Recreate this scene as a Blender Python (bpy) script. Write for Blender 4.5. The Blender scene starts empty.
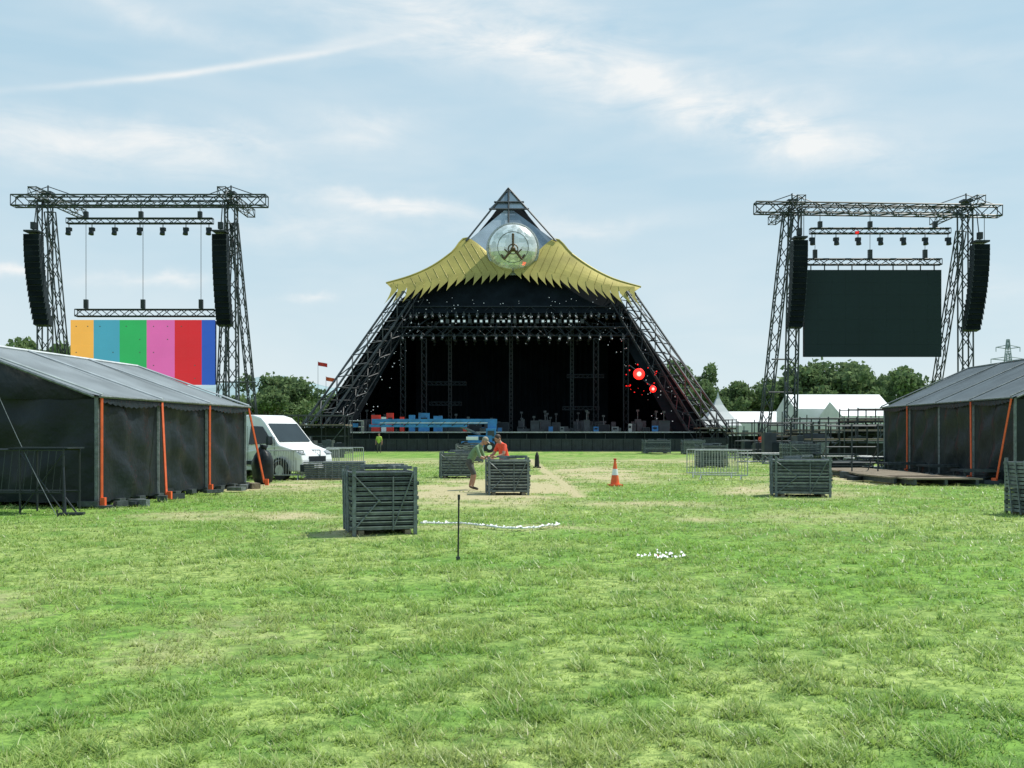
import bpy, math, random
import numpy as np
from mathutils import Vector, Matrix, Quaternion
random.seed(7); rng=np.random.default_rng(7)
scene=bpy.context.scene
F=1000.0; HY=434.0; CX=512.0; CH=1.7
def P(px,py,d): return Vector(((px-CX)*d/F, d, CH+(HY-py)*d/F))
def G(px,d,z=0.0): return Vector(((px-CX)*d/F,d,z))
def S2L(c): return tuple(((x/255)/12.92 if x/255<=.04045 else ((x/255+.055)/1.055)**2.4) for x in c)

# ---------------------------------------------------------------- materials
def nt(m):
    m.use_nodes=True; t=m.node_tree; t.nodes.clear(); return t
def mat(name,col,rough=.6,metal=0,var=.18,scale=3.0,bump=0.0,bscale=None,emit=None,es=0,spec=.5,attr=None):
    m=bpy.data.materials.new(name); t=nt(m); N=t.nodes; L=t.links
    out=N.new('ShaderNodeOutputMaterial'); b=N.new('ShaderNodeBsdfPrincipled'); L.new(b.outputs[0],out.inputs[0])
    tc=N.new('ShaderNodeTexCoord'); no=N.new('ShaderNodeTexNoise'); no.inputs['Scale'].default_value=scale; no.inputs['Detail'].default_value=3
    L.new(tc.outputs['Object'],no.inputs['Vector'])
    r=N.new('ShaderNodeValToRGB'); L.new(no.outputs['Fac'],r.inputs[0])
    r.color_ramp.elements[0].position=.3; r.color_ramp.elements[1].position=.7
    r.color_ramp.elements[0].color=tuple(c*(1-var) for c in col)+(1,); r.color_ramp.elements[1].color=tuple(min(1,c*(1+var)) for c in col)+(1,)
    L.new(r.outputs[0],b.inputs['Base Color'])
    b.inputs['Roughness'].default_value=rough; b.inputs['Metallic'].default_value=metal; b.inputs['Specular IOR Level'].default_value=spec
    if bump>0:
        n2=N.new('ShaderNodeTexNoise'); n2.inputs['Scale'].default_value=bscale or scale*3; n2.inputs['Detail'].default_value=3
        L.new(tc.outputs['Object'],n2.inputs['Vector'])
        bp=N.new('ShaderNodeBump'); bp.inputs['Strength'].default_value=bump; bp.inputs['Distance'].default_value=.1
        L.new(n2.outputs['Fac'],bp.inputs['Height']); L.new(bp.outputs[0],b.inputs['Normal'])
    if emit: b.inputs['Emission Color'].default_value=tuple(emit)+(1,); b.inputs['Emission Strength'].default_value=es
    return m
M={}
M['steel']=mat('dark_steel',(.018,.025,.030),.5,.2,.3,2)
M['steel2']=mat('grey_steel',(.042,.054,.061),.5,.3,.3,2)
M['alu']=mat('aluminium',(.42,.44,.45),.38,.7,.2,4)
M['black']=mat('black_cloth',(.007,.011,.015),.9,0,.4,.7,.2,2,spec=.1)
M['black2']=mat('black_paint',(.014,.022,.028),.6,0,.3,2,spec=.3)
M['drape']=mat('drape',(.006,.010,.014),.9,0,.4,.5,spec=.1)
M['vinyl']=mat('black_vinyl',(.010,.016,.019),.45,0,.3,1.2,.5,2.4,spec=.26)
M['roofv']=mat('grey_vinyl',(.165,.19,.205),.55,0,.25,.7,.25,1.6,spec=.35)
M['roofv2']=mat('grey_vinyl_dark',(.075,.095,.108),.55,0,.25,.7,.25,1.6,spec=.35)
M['seam']=mat('seam_vinyl',(.5,.53,.55),.5)
M['orange']=mat('orange_strap',(.75,.12,.03),.6,0,.15,8)
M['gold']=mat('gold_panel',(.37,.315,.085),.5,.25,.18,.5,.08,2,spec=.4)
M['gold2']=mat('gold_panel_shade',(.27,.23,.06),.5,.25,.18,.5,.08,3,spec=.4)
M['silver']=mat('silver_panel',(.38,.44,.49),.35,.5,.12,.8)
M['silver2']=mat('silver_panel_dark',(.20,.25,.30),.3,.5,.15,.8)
M['white']=mat('white_paint',(.75,.77,.78),.35,0,.05,2)
M['whitecloth']=mat('white_canvas',(.74,.76,.77),.7,0,.08,1)
M['glass']=mat('dark_glass',(.02,.03,.035),.08,0,.2,1)
M['rubber']=mat('rubber',(.02,.02,.02),.8)
M['galv']=mat('galvanised',(.15,.175,.178),.5,.25,.35,9,.2)
M['galv2']=mat('galvanised_dark',(.055,.07,.074),.55,.3,.35,9,.2)
M['galvl']=mat('galvanised_light',(.38,.40,.40),.42,.5,.25,9)
M['blue']=mat('blue_paint',(.03,.19,.45),.45,0,.3,1.5)
M['red']=mat('red_paint',(.6,.03,.02),.5)
M['yellow']=mat('yellow_paint',(.6,.45,.05),.5)
M['wood']=mat('weathered_timber',(.20,.16,.11),.8,0,.3,5,.3)
M['case']=mat('flight_case',(.035,.045,.055),.5,0,.3,2)
M['skin']=mat('skin',(.42,.23,.16),.55,0,.08,10)
M['hair']=mat('hair',(.05,.03,.02),.7)
M['olive']=mat('green_shirt',(.15,.25,.14),.85,0,.15,12)
M['short']=mat('dark_shorts',(.075,.075,.07),.85,0,.15,12)
M['hivis']=mat('hi_vis_orange',(.85,.09,.04),.7,0,.1,12)
M['hiviy']=mat('hi_vis_yellow',(.45,.6,.08),.7,0,.1,12)
M['boot']=mat('boots',(.06,.045,.03),.7)
M['cap']=mat('cap_cloth',(.30,.27,.2),.8)
M['lens']=mat('lens_and_sky_glint',(.7,.75,.78),.25,.2,.1,5,emit=(.8,.9,1),es=.2)  # lamp lenses, and also the loose sky glints, which are no lamps
M['redcore']=mat('red_lamp_core',(.8,.1,.1),.4,emit=(1,.18,.16),es=5)
M['redlamp']=mat('red_lamp',(.8,.03,.02),.4,emit=(1,.008,.006),es=4)
M['redglow']=mat('red_lamp_and_halo',(.5,.01,.01),.6,emit=(1,.008,.006),es=.6)  # small red lamp, and the painted halo dots round the strobes
M['bark']=mat('bark',(.07,.055,.04),.9,0,.3,3,.4)
M['screenb']=mat('black_led_screen',(.007,.020,.025),.65,0,.12,.2,spec=.3)
M['haze']=mat('hazed_steel',(.25,.3,.34),.8)  # pylon steel, paled and blued: distance haze mixed into its colour

# ---------------------------------------------------------------- mesh builder
class MB:
    def __init__(s): s.v=[];s.f=[];s.m=[];s.ms=[]
    def mi(s,m):
        m=M[m] if isinstance(m,str) else m
        if m not in s.ms: s.ms.append(m)
        return s.ms.index(m)
    def add(s,vs,fs,m):
        k=len(s.v); i=s.mi(m); s.v+= [tuple(v) for v in vs]; s.f+=[tuple(a+k for a in f) for f in fs]; s.m+=[i]*len(fs)
    def box(s,c,sz,m,rz=0,R=None):
        R=R or Matrix.Rotation(rz,3,'Z'); c=Vector(c); vs=[]
        for z in(-.5,.5):
            for x,y in((-.5,-.5),(.5,-.5),(.5,.5),(-.5,.5)):
                vs.append(c+R@Vector((x*sz[0],y*sz[1],z*sz[2])))
        s.add(vs,[(3,2,1,0),(4,5,6,7),(0,1,5,4),(1,2,6,5),(2,3,7,6),(3,0,4,7)],m)
    def tube(s,p,q,r,m,n=6,r2=None):
        p=Vector(p);q=Vector(q);d=q-p
        if d.length<1e-6:return
        d.normalize(); a=d.orthogonal().normalized(); b=d.cross(a); r2=r if r2 is None else r2
        vs=[]
        for c,rr in((p,r),(q,r2)):
            for i in range(n):
                t=2*math.pi*i/n+math.pi/4; vs.append(c+(a*math.cos(t)+b*math.sin(t))*rr)
        fs=[(i,(i+1)%n,n+(i+1)%n,n+i) for i in range(n)]+[tuple(range(n-1,-1,-1)),tuple(range(n,2*n))]
        s.add(vs,fs,m)
    def poly(s,pts,off,m):
        n=len(pts); off=Vector(off); vs=[Vector(p) for p in pts]+[Vector(p)+off for p in pts]
        s.add(vs,[tuple(range(n)),tuple(range(2*n-1,n-1,-1))]+[(i,n+i,n+(i+1)%n,(i+1)%n) for i in range(n)],m)
    def grid(s,fn,nu,nv,m):
        vs=[fn(i/nu,j/nv) for j in range(nv+1) for i in range(nu+1)]
        fs=[(j*(nu+1)+i,j*(nu+1)+i+1,(j+1)*(nu+1)+i+1,(j+1)*(nu+1)+i) for j in range(nv) for i in range(nu)]
        s.add(vs,fs,m)
    def ball(s,c,r,m,nu=14,nv=9,f=None):
        c=Vector(c); r=Vector(r) if not isinstance(r,(int,float)) else Vector((r,r,r))
        def fn(u,v):
            a=2*math.pi*u; b=math.pi*v; d=Vector((math.sin(b)*math.cos(a),math.sin(b)*math.sin(a),-math.cos(b)))
            k=f(d) if f else 1
            return c+Vector((d.x*r.x,d.y*r.y,d.z*r.z))*k
        s.grid(fn,nu,nv,m)
    def obj(s,name,loc=(0,0,0),rz=0,parent=None,smooth=False,bevel=0):
        me=bpy.data.meshes.new(name); me.from_pydata(s.v,[],s.f); 
        for m in s.ms: me.materials.append(m)
        me.polygons.foreach_set('material_index',s.m)
        if smooth: me.polygons.foreach_set('use_smooth',[True]*len(s.f))
        me.update(); o=bpy.data.objects.new(name,me); scene.collection.objects.link(o); o.location=loc; o.rotation_euler=(0,0,rz)
        if parent: o.parent=parent
        if bevel:
            b=o.modifiers.new('b','BEVEL'); b.width=bevel; b.segments=2; b.limit_method='ANGLE'
        return o
def empty(name,loc=(0,0,0),rz=0):
    e=bpy.data.objects.new(name,None); scene.collection.objects.link(e); e.location=loc; e.rotation_euler=(0,0,rz); return e
def truss(mb,p,q,w,h=None,rc=.06,rd=.035,m='steel',bay=None,w2=None,ref=None):
    p=Vector(p);q=Vector(q);d=q-p;Ln=d.length;d.normalize();h=h or w
    ref=Vector(ref) if ref else (Vector((0,0,1)) if abs(d.z)<.8 else Vector((0,1,0)))
    a=d.cross(ref).normalized(); b=a.cross(d).normalized()
    n=max(2,int(round(Ln/(bay or w)))); k2=(w2/w) if w2 else 1
    def C(i,j):
        t=i/n; k=1+(k2-1)*t; sx,sy=((-1,-1),(1,-1),(1,1),(-1,1))[j%4]
        return p+d*Ln*t+a*sx*w*.5*k+b*sy*h*.5*k
    for j in range(4):
        mb.tube(C(0,j),C(n,j),rc,m,4)
        for i in range(n):
            if (i+j)%2: mb.tube(C(i,j),C(i+1,j+1),rd,m,4)
            else: mb.tube(C(i,j+1),C(i+1,j),rd,m,4)
        for i in(0,n): mb.tube(C(i,j),C(i,j+1),rd,m,4)

# ---------------------------------------------------------------- noise (numpy)
def vnoise(x,y,seed=0):
    r=np.random.default_rng(seed).random((256,256))
    xi=np.floor(x).astype(int); yi=np.floor(y).astype(int); fx=x-xi; fy=y-yi
    fx=fx*fx*(3-2*fx); fy=fy*fy*(3-2*fy)
    g=lambda a,b: r[a%256,b%256]
    return (g(xi,yi)*(1-fx)+g(xi+1,yi)*fx)*(1-fy)+(g(xi,yi+1)*(1-fx)+g(xi+1,yi+1)*fx)*fy
def fbm(x,y,o=4,seed=0):
    s=0;a=.5;t=0
    for i in range(o): s=s+a*vnoise(x*2**i+i*17.3,y*2**i+i*9.1,seed+i); t+=a; a*=.5
    return s/t
def hgt(x,y):
    d=np.sqrt(x*x+y*y); fade=np.clip((70-d)/40,0,1)
    return (fbm(x*.5,y*.5,3,5)-.5)*.10*fade+(fbm(x*2.6,y*2.6,2,9)-.5)*.03*fade
def groundz(x,y): return float(hgt(np.array([x]),np.array([y]))[0])
def dirt(x,y):
    s=np.zeros_like(x)
    for cx,cy,rx,ry,k in [(-.6,31,2.2,6,.95),(3.9,46,3,9,.5),(-2.7,8.2,.8,1.2,.25),(-5,10,1.0,1.4,.25),(-5.6,21,2.2,1.1,.5),(-9,60,12,10,.4),
        (12,62,10,9,.4),(-.4,17.8,2.2,.7,.42),(-2.9,17,1.1,1.0,.4),(8,30,2.5,4,.35),(-7,33,2.5,4,.5),(3.2,24,1.6,1.5,.4),(2.4,40,3,5,.5),(13,38,4,5,.5),(-1.5,24,3,1.6,.45),(5,20,3,1.2,.3)]:
        q=((x-cx)/rx)**2+((y-cy)/ry)**2
        s=np.maximum(s,k*np.exp(-q*.8))
    n=fbm(x*1.1,y*1.1,4,21)
    s=np.clip(s*1.7*(n*1.6-.15)*1.25,0,1)
    t=np.clip((y-28)/(66-28),0,1); cxp=1.85+(1.17-1.85)*t; w=.30
    st=np.exp(-((x-cxp)/w)**2)*((y>27)&(y<68))
    return np.clip(np.maximum(s,st*.9)+.45*np.clip(fbm(x*.45,y*.45,4,33)-.52,0,1)*2,0,1)

# ---------------------------------------------------------------- ground
def axis(lo,hi,step,far):
    a=list(np.arange(lo,hi,step)); x=hi; st=step
    while x<far: a.append(x); st*=1.22; x+=st
    a.append(far); return a
ys=axis(-4,70,.3,3500); 
b_=[]; x=-4; st=.5
while x>-600: st*=1.3; x-=st; b_.append(x)
ys=np.array(b_[::-1]+ys)
xp=axis(0,34,.3,3500); xs=np.array([-v for v in xp[:0:-1]]+xp)
X,Y=np.meshgrid(xs,ys); Z=hgt(X,Y); Dm=dirt(X,Y)
nx,ny=len(xs),len(ys)
co=np.stack([X,Y,Z],-1).reshape(-1,3)
idx=np.arange(nx*ny).reshape(ny,nx)
fa=np.stack([idx[:-1,:-1],idx[:-1,1:],idx[1:,1:],idx[1:,:-1]],-1).reshape(-1,4)
def npmesh(name,co,fa,mats,smooth=False,attrs={},col=None):
    me=bpy.data.meshes.new(name); k=fa.shape[1]
    me.vertices.add(len(co)); me.vertices.foreach_set('co',co.astype(np.float32).ravel())
    me.loops.add(fa.size); me.loops.foreach_set('vertex_index',fa.astype(np.int32).ravel())
    me.polygons.add(len(fa)); me.polygons.foreach_set('loop_start',np.arange(0,fa.size,k,dtype=np.int32)); 
    try: me.polygons.foreach_set('loop_total',np.full(len(fa),k,dtype=np.int32))
    except Exception: pass
    if smooth: me.polygons.foreach_set('use_smooth',np.ones(len(fa),bool))
    for m in mats: me.materials.append(m)
    me.update(calc_edges=True)
    for n,a in attrs.items():
        at=me.attributes.new(n,'FLOAT','POINT'); at.data.foreach_set('value',a.astype(np.float32).ravel())
    if col is not None:
        at=me.attributes.new('col','FLOAT_COLOR','POINT'); at.data.foreach_set('color',np.concatenate([col,np.ones((len(col),1))],1).astype(np.float32).ravel())
    return me
def mixc(N,L,fac,a,b,bt='MIX'):
    n=N.new('ShaderNodeMix'); n.data_type='RGBA'; n.blend_type=bt
    for s,v in((n.inputs[0],fac),(n.inputs[6],a),(n.inputs[7],b)):
        if isinstance(v,(tuple,list)): s.default_value=tuple(v)+((1,) if len(v)==3 else ())
        elif isinstance(v,(int,float)): s.default_value=v
        else: L.new(v,s)
    return n.outputs[2]
def ramp(N,L,src,stops):
    r=N.new('ShaderNodeValToRGB'); L.new(src,r.inputs[0]); e=r.color_ramp.elements
    while len(e)<len(stops): e.new(.5)
    for i,(p,c) in enumerate(stops): e[i].position=p; e[i].color=(c,c,c,1) if isinstance(c,(int,float)) else tuple(c)+(1,)
    return r.outputs[0]
def noise(N,L,vec,sc,det=4,rough=.55,dist=0,colr=False):
    n=N.new('ShaderNodeTexNoise'); n.inputs['Scale'].default_value=sc; n.inputs['Detail'].default_value=det; n.inputs['Roughness'].default_value=rough; n.inputs['Distortion'].default_value=dist
    L.new(vec,n.inputs['Vector']); return n.outputs['Color' if colr else 'Fac']
GA=np.array((.245,.43,.075)); GB=np.array((.165,.34,.055)); GC=np.array((.41,.51,.16)); STRAW=np.array((.54,.48,.29))
def sm(v,a,b_): t=np.clip((v-a)/(b_-a),0,1); return (t*t*(3-2*t))[...,None]
def gcol(x,y):
    c=GA+(GC-GA)*sm(fbm(x*.22,y*.22,4,61),.42,.66); c=c+(GB-c)*sm(fbm(x*1.3,y*1.3,3,71),.48,.68)*.8
    c=c+(GC-c)*sm(fbm(x*2.9+5,y*2.9,3,81),.52,.70)*.7
    return c+(GB*.70-c)*sm(fbm(x*4.5,y*4.5+8,2,91),.56,.74)*.65
gc=gcol(X,Y).reshape(-1,3)*.9
m=bpy.data.materials.new('grass_ground'); t=nt(m); N=t.nodes; L=t.links
out=N.new('ShaderNodeOutputMaterial'); b=N.new('ShaderNodeBsdfPrincipled'); L.new(b.outputs[0],out.inputs[0]); b.inputs['Roughness'].default_value=.9; b.inputs['Specular IOR Level'].default_value=.15
g=N.new('ShaderNodeNewGeometry').outputs['Position']
ac=N.new('ShaderNodeAttribute'); ac.attribute_name='col'; c=ac.outputs['Color']
n3=noise(N,L,g,9,4,.7); c=mixc(N,L,ramp(N,L,n3,[(.38,.8),(.60,.05)]),c,(.065,.135,.03))
at=N.new('ShaderNodeAttribute'); at.attribute_name='dirt'
n4=noise(N,L,g,5,4); strc=mixc(N,L,n4,(.33,.285,.165),tuple(STRAW))
df=N.new('ShaderNodeMath'); df.operation='MULTIPLY_ADD'; L.new(n4,df.inputs[0]); df.inputs[1].default_value=.5; df.inputs[2].default_value=-.25
df2=N.new('ShaderNodeMath'); df2.operation='ADD'; df2.use_clamp=True; L.new(df.outputs[0],df2.inputs[0]); L.new(at.outputs['Fac'],df2.inputs[1])
c=mixc(N,L,ramp(N,L,df2.outputs[0],[(.2,0),(.75,.95)]),c,strc); L.new(c,b.inputs['Base Color'])
bp=N.new('ShaderNodeBump'); bp.inputs['Strength'].default_value=.8; bp.inputs['Distance'].default_value=.05; L.new(n3,bp.inputs['Height']); L.new(bp.outputs[0],b.inputs['Normal'])
gme=npmesh('ground',co,fa,[m],True,{'dirt':Dm},gc); go=bpy.data.objects.new('ground',gme); scene.collection.objects.link(go)

# grass blades: short mown/trodden field grass with small clumps
nb_=470000; u=rng.random(nb_); d=3.8*(62/3.8)**u; a=(rng.random(nb_)-.5)*2*math.atan(.60); x=d*np.tan(a); y=d
dens=fbm(x*3.6,y*3.6,2,9)*.45+fbm(x*9,y*9,2,40)*.55
dd=dirt(x,y)
keep=(rng.random(len(x))<np.clip((dens-.34)*5,0.12,1))&(rng.random(len(x))>dd*1.1)
x,y,d,dens,dd=x[keep],y[keep],d[keep],dens[keep],dd[keep]
n=len(x); z=hgt(x,y)
tus=np.clip((dens-.48)*4.5,0,1)
hh=(.016+.042*tus)*(.45+1.1*rng.random(n))*(1+d/60)*(1-.5*dd)
tall=rng.random(n)<.006; hh[tall]*=1.7
ww=(.0050+.0011*d)*(.6+.8*rng.random(n))
az=rng.random(n)*2*math.pi; la=az+math.pi/2+rng.normal(size=n)*.6; le=hh*(.3+1.9*rng.random(n))
dx,dy=np.cos(az)*ww*.5,np.sin(az)*ww*.5
p0=np.stack([x-dx,y-dy,z-.005],-1); p1=np.stack([x+dx,y+dy,z-.005],-1)
p2=np.stack([x+np.cos(la)*le,y+np.sin(la)*le,z+hh],-1)
co=np.stack([p0,p1,p2],1).reshape(-1,3); fa=np.arange(3*n).reshape(n,3)
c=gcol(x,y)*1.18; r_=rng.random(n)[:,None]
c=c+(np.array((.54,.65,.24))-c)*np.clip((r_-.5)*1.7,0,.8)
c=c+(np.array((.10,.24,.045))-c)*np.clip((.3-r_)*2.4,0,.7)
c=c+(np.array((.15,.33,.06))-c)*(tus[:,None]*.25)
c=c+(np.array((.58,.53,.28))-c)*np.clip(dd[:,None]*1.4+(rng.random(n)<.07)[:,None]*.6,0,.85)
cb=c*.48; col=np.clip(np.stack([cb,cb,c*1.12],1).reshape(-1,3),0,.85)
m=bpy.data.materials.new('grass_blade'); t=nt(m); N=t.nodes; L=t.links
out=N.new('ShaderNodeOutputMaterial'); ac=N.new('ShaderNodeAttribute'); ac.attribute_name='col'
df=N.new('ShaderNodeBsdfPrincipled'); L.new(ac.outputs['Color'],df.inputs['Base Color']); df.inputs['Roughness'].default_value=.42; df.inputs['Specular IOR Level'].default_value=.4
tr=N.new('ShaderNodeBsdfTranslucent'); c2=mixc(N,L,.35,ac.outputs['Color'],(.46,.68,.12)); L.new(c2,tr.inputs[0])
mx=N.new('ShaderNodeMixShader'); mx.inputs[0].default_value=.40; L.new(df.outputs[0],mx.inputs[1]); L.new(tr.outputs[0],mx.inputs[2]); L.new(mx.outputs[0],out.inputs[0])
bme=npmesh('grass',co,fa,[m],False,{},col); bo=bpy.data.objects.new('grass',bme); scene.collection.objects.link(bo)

# ---------------------------------------------------------------- trees
def leafmat(name,a,bc):
    m=bpy.data.materials.new(name); t=nt(m); N=t.nodes; L=t.links
    out=N.new('ShaderNodeOutputMaterial'); df=N.new('ShaderNodeBsdfDiffuse'); tr=N.new('ShaderNodeBsdfTranslucent')
    at=N.new('ShaderNodeAttribute'); at.attribute_name='leaf_tone'
    c=mixc(N,L,at.outputs['Fac'],a,bc); L.new(c,df.inputs[0]); L.new(c,tr.inputs[0])
    mx=N.new('ShaderNodeMixShader'); mx.inputs[0].default_value=.3; L.new(df.outputs[0],mx.inputs[1]); L.new(tr.outputs[0],mx.inputs[2]); L.new(mx.outputs[0],out.inputs[0]); return m
LM=leafmat('leaves',(.07,.11,.07),(.20,.28,.12)); LM2=leafmat('leaves_far_hazed',(.10,.145,.12),(.19,.25,.16))  # far leaves greyer and bluer: distance haze put into their colour
def leafmesh(name,centers,radii,per,size,mats):
    P0=[];R=[]
    for (c,r) in zip(centers,radii):
        k=int(per*r*r); dv=rng.normal(size=(k,3)); dv/=np.linalg.norm(dv,axis=1)[:,None]
        q=np.array(c)+dv*(r*(rng.random(k)[:,None]**.45))*np.array([1,1,.8]); P0.append(q); R.append(np.clip(rng.random()*.5+rng.random(k)*.6+dv[:,2]*.2,0,1))  # leaf tone: random, plus lighter towards the top of each clump
    p=np.concatenate(P0); R=np.concatenate(R); n=len(p)
    a=rng.normal(size=(n,3)); a/=np.linalg.norm(a,axis=1)[:,None]; b=np.cross(a,rng.normal(size=(n,3))); b/=np.linalg.norm(b,axis=1)[:,None]
    s=size*(.5+rng.random(n))[:,None]
    co=np.stack([p-a*s-b*s*.5,p+a*s-b*s*.5,p+a*s*.6+b*s*.7,p-a*s*.6+b*s*.7],1).reshape(-1,3)
    return npmesh(name,co,np.arange(4*n).reshape(n,4),mats,False,{'leaf_tone':np.repeat(R,4)})
def make_tree(H,W,seed):
    r=random.Random(seed); mb=MB(); cs=[];rs=[]
    th=H*.3; mb.tube((0,0,-.2),(0,0,th),H*.035,'bark',8,H*.025)
    for i in range(9):
        a=i*2.4+r.random(); t=.35+.5*r.random(); R=W*(.35+.6*r.random())*.5
        q=Vector((math.cos(a)*R,math.sin(a)*R,H*(.45+.42*r.random())))
        s=Vector((0,0,th*(.6+.4*r.random()))); mid=s.lerp(q,.5)+Vector((0,0,-H*.03))
        mb.tube(s,mid,H*.014,'bark',5,H*.009); mb.tube(mid,q,H*.009,'bark',5,H*.003)
        for j in range(3):
            cs.append(q+Vector((r.uniform(-1,1),r.uniform(-1,1),r.uniform(-.7,.9)))*W*.16); rs.append(W*r.uniform(.09,.19))
    mb.tube((0,0,th),(r.uniform(-.3,.3),0,H*.9),H*.025,'bark',6,H*.004)
    for j in range(6): cs.append((r.uniform(-1,1)*W*.15,r.uniform(-1,1)*W*.15,H*r.uniform(.62,.9))); rs.append(W*r.uniform(.12,.2))
    lm=leafmesh('crown',cs,rs,7.5*150/ (W*W)*6,.024*W,[LM])
    return mb,lm
TT=[make_tree(12,11,1),make_tree(12,9,2),make_tree(12,13,3)]
tb=[]
for mb,lm in TT:
    me=mb.obj('trunk_src'); tb.append((me.data,lm)); bpy.data.objects.remove(me)
def tree(px,top,d,k,w=1):
    H=CH+(HY-top)*d/F; e=empty('oak_tree',G(px,d),random.random()*6); s=H/12
    for nm,me in(('trunk',tb[k][0]),('crown',tb[k][1])):
        o=bpy.data.objects.new(nm,me); scene.collection.objects.link(o); o.parent=e; o.scale=(s*w,s*w,s)
for a in [(8,345,125,1,.9),(36,331,120,0,.9),(62,345,130,2,.8),(-40,338,130,2,1),(268,383,150,0,1),(290,375,160,2,1),(312,388,170,1,1),(332,396,170,0,1),
          (684,356,165,1,.8),(703,376,160,0,.8),(728,392,170,2,1),(748,377,165,0,1),(772,384,175,2,1),(795,372,170,1,1),(822,362,165,0,1.1),(850,360,170,2,1),(872,372,175,1,1),
          (907,361,150,0,.9),(930,378,160,1,1),(960,382,170,2,1),(1000,380,180,0,1),(1040,372,180,2,1),(240,392,160,1,1),(705,392,190,1,1),(664,372,180,0,.8)]: tree(*a)
cs=[];rs=[]
for i in range(420):
    px=random.uniform(-200,1250); d=random.uniform(195,240); top=random.uniform(396,412); Hh=CH+(HY-top)*d/F
    cs.append((*G(px,d)[:2],Hh*random.uniform(.35,.85))); rs.append(random.uniform(1.5,3))
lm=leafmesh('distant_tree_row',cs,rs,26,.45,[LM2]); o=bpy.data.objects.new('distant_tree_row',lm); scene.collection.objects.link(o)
hm=mat('hazed_hill_fields',(.24,.33,.35),1,0,.2,.012)  # field green shifted to blue: haze painted into the base colour
mb=MB()
def hill(u,v):
    px=-900+u*2900; d=700+v*900; base=[(-900,20),(-300,45),(0,48),(150,50),(255,59),(290,60),(330,48),(400,44),(650,36),(760,40),(900,34),(1024,40),(1400,60),(2000,20)]
    h=np.interp(px,[b[0] for b in base],[b[1] for b in base])+3*math.sin(px*.021)+2*math.sin(px*.05+1)
    return Vector(((px-CX)*d/F,d,math.sin(v*math.pi/2)*h*1.5-1))
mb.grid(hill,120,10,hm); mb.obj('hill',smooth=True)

# ---------------------------------------------------------------- pyramid stage
K=18/30.5
def yf(z): return 100+K*z
def onf(px,py,off=.6):
    a=(HY-py)/F; Yv=(100-off+CH*K)/(1-K*a); return P(px,py,Yv)
stage=empty('pyramid_stage',(0,0,0))
mb=MB()
secs=[(0,21.3),(8,16.9),(16.5,12.1),(20,8.2),(23.5,4.7),(27,2.2),(30.3,.15)]
def ring(z,h): return [Vector((-h-.2,yf(z)+.5,z)),Vector((-h-.2,136-K*z,z)),Vector((h-.2,136-K*z,z)),Vector((h-.2,yf(z)+.5,z))]
for (z0,h0),(z1,hb1) in zip(secs,secs[1:]):
    a=ring(z0,h0);b2=ring(z1,hb1)
    for i in range(3): mb.add([a[i],a[i+1],b2[i+1],b2[i]],[(0,1,2,3)],'black')
    if z0>=16: mb.add([a[3],a[0],b2[0],b2[3]],[(0,1,2,3)],'black')
mb.add([Vector((-12.3,yf(16.5)+.5,16.5)),Vector((12.0,yf(16.5)+.5,16.5)),Vector((12.6,yf(14.9)+.5,14.9)),Vector((-12.9,yf(14.9)+.5,14.9))],[(0,1,2,3)],'black')
for s_ in(-1,1):
    pts=[Vector((s_*21.0,yf(0)+1.6,0)),Vector((s_*17.6,yf(0)+2.2,0)),Vector((s_*11.2,yf(14)+2.0,14)),Vector((s_*13.4,yf(14)+1.4,14))]
    mb.add(pts,[(0,1,2,3)],'black')
mb.obj('roof_skin',parent=stage)
mb=MB()
for sx,bx,tx in((-1,296,404),(1,733,627)):
    p=G(bx,100,0); q=onf(tx,296,.2)
    truss(mb,p,q,1.3,1.3,.12,.055,'steel2',1.6)
    off=Vector((-sx*2.6,1.0,0)); truss(mb,p+off,q+off*.6,.9,.9,.07,.045,'steel',1.3)
    for i in range(1,13):
        t=i/13; A=p.lerp(q,t); mb.tube(A,A+off*(1-.4*t),.06,'steel',4)
    mb.box(p+Vector((0,0,.3)),(3,3,.6),'galv2')
    o2=Vector((sx*1.1,-.6,.3)); mb.tube(p+o2,q+o2*.4,.05,'steel2',4)
    for k in range(1,7):
        t=k/7; A=p.lerp(q,t); mb.tube(A,A+Vector((0,136-2*A.y+100,0))*.6,.08,'steel',4)
for z,h in ((15.2,12.4),(12.8,13.7)):
    truss(mb,(-h,yf(z)+1,z),(h-.4,yf(z)+1,z),.9,.9,.07,.04,'steel',1.1)
for z,yy in ((14.5,112),(13.2,118),(16,116)):
    truss(mb,(-11,yy,z),(11,yy,z),.8,.8,.06,.04,'steel',1.1)
for k in range(-6,7):
    mb.tube((k*1.9,yf(12.5)+1,12.5),(k*.8,yf(18)+2,18),.09,'steel',4)
    truss(mb,(k*1.8,yf(13.5)+1,13.5),(k*1.8,124,14.5),.5,.5,.05,.03,'steel',1.2)
mb.obj('roof_trusses',parent=stage)
def curve(pts,t):
    n=len(pts)-1; s=min(max(t,0)*n,n-1e-6); i=int(s); f=s-i; g0=lambda k: pts[max(0,min(n,k))]
    a,b_,c_,d_=g0(i-1),g0(i),g0(i+1),g0(i+2)
    if i==0: a=(2*b_[0]-c_[0],2*b_[1]-c_[1])
    return tuple(.5*((2*b_[k])+(-a[k]+c_[k])*f+(2*a[k]-5*b_[k]+4*c_[k]-d_[k])*f*f+(-a[k]+3*b_[k]-3*c_[k]+d_[k])*f**3) for k in(0,1))
mb=MB(); rw=random.Random(3)
def lp(P_,Q_,f): return (P_[0]+(Q_[0]-P_[0])*f,P_[1]+(Q_[1]-P_[1])*f)
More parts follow.
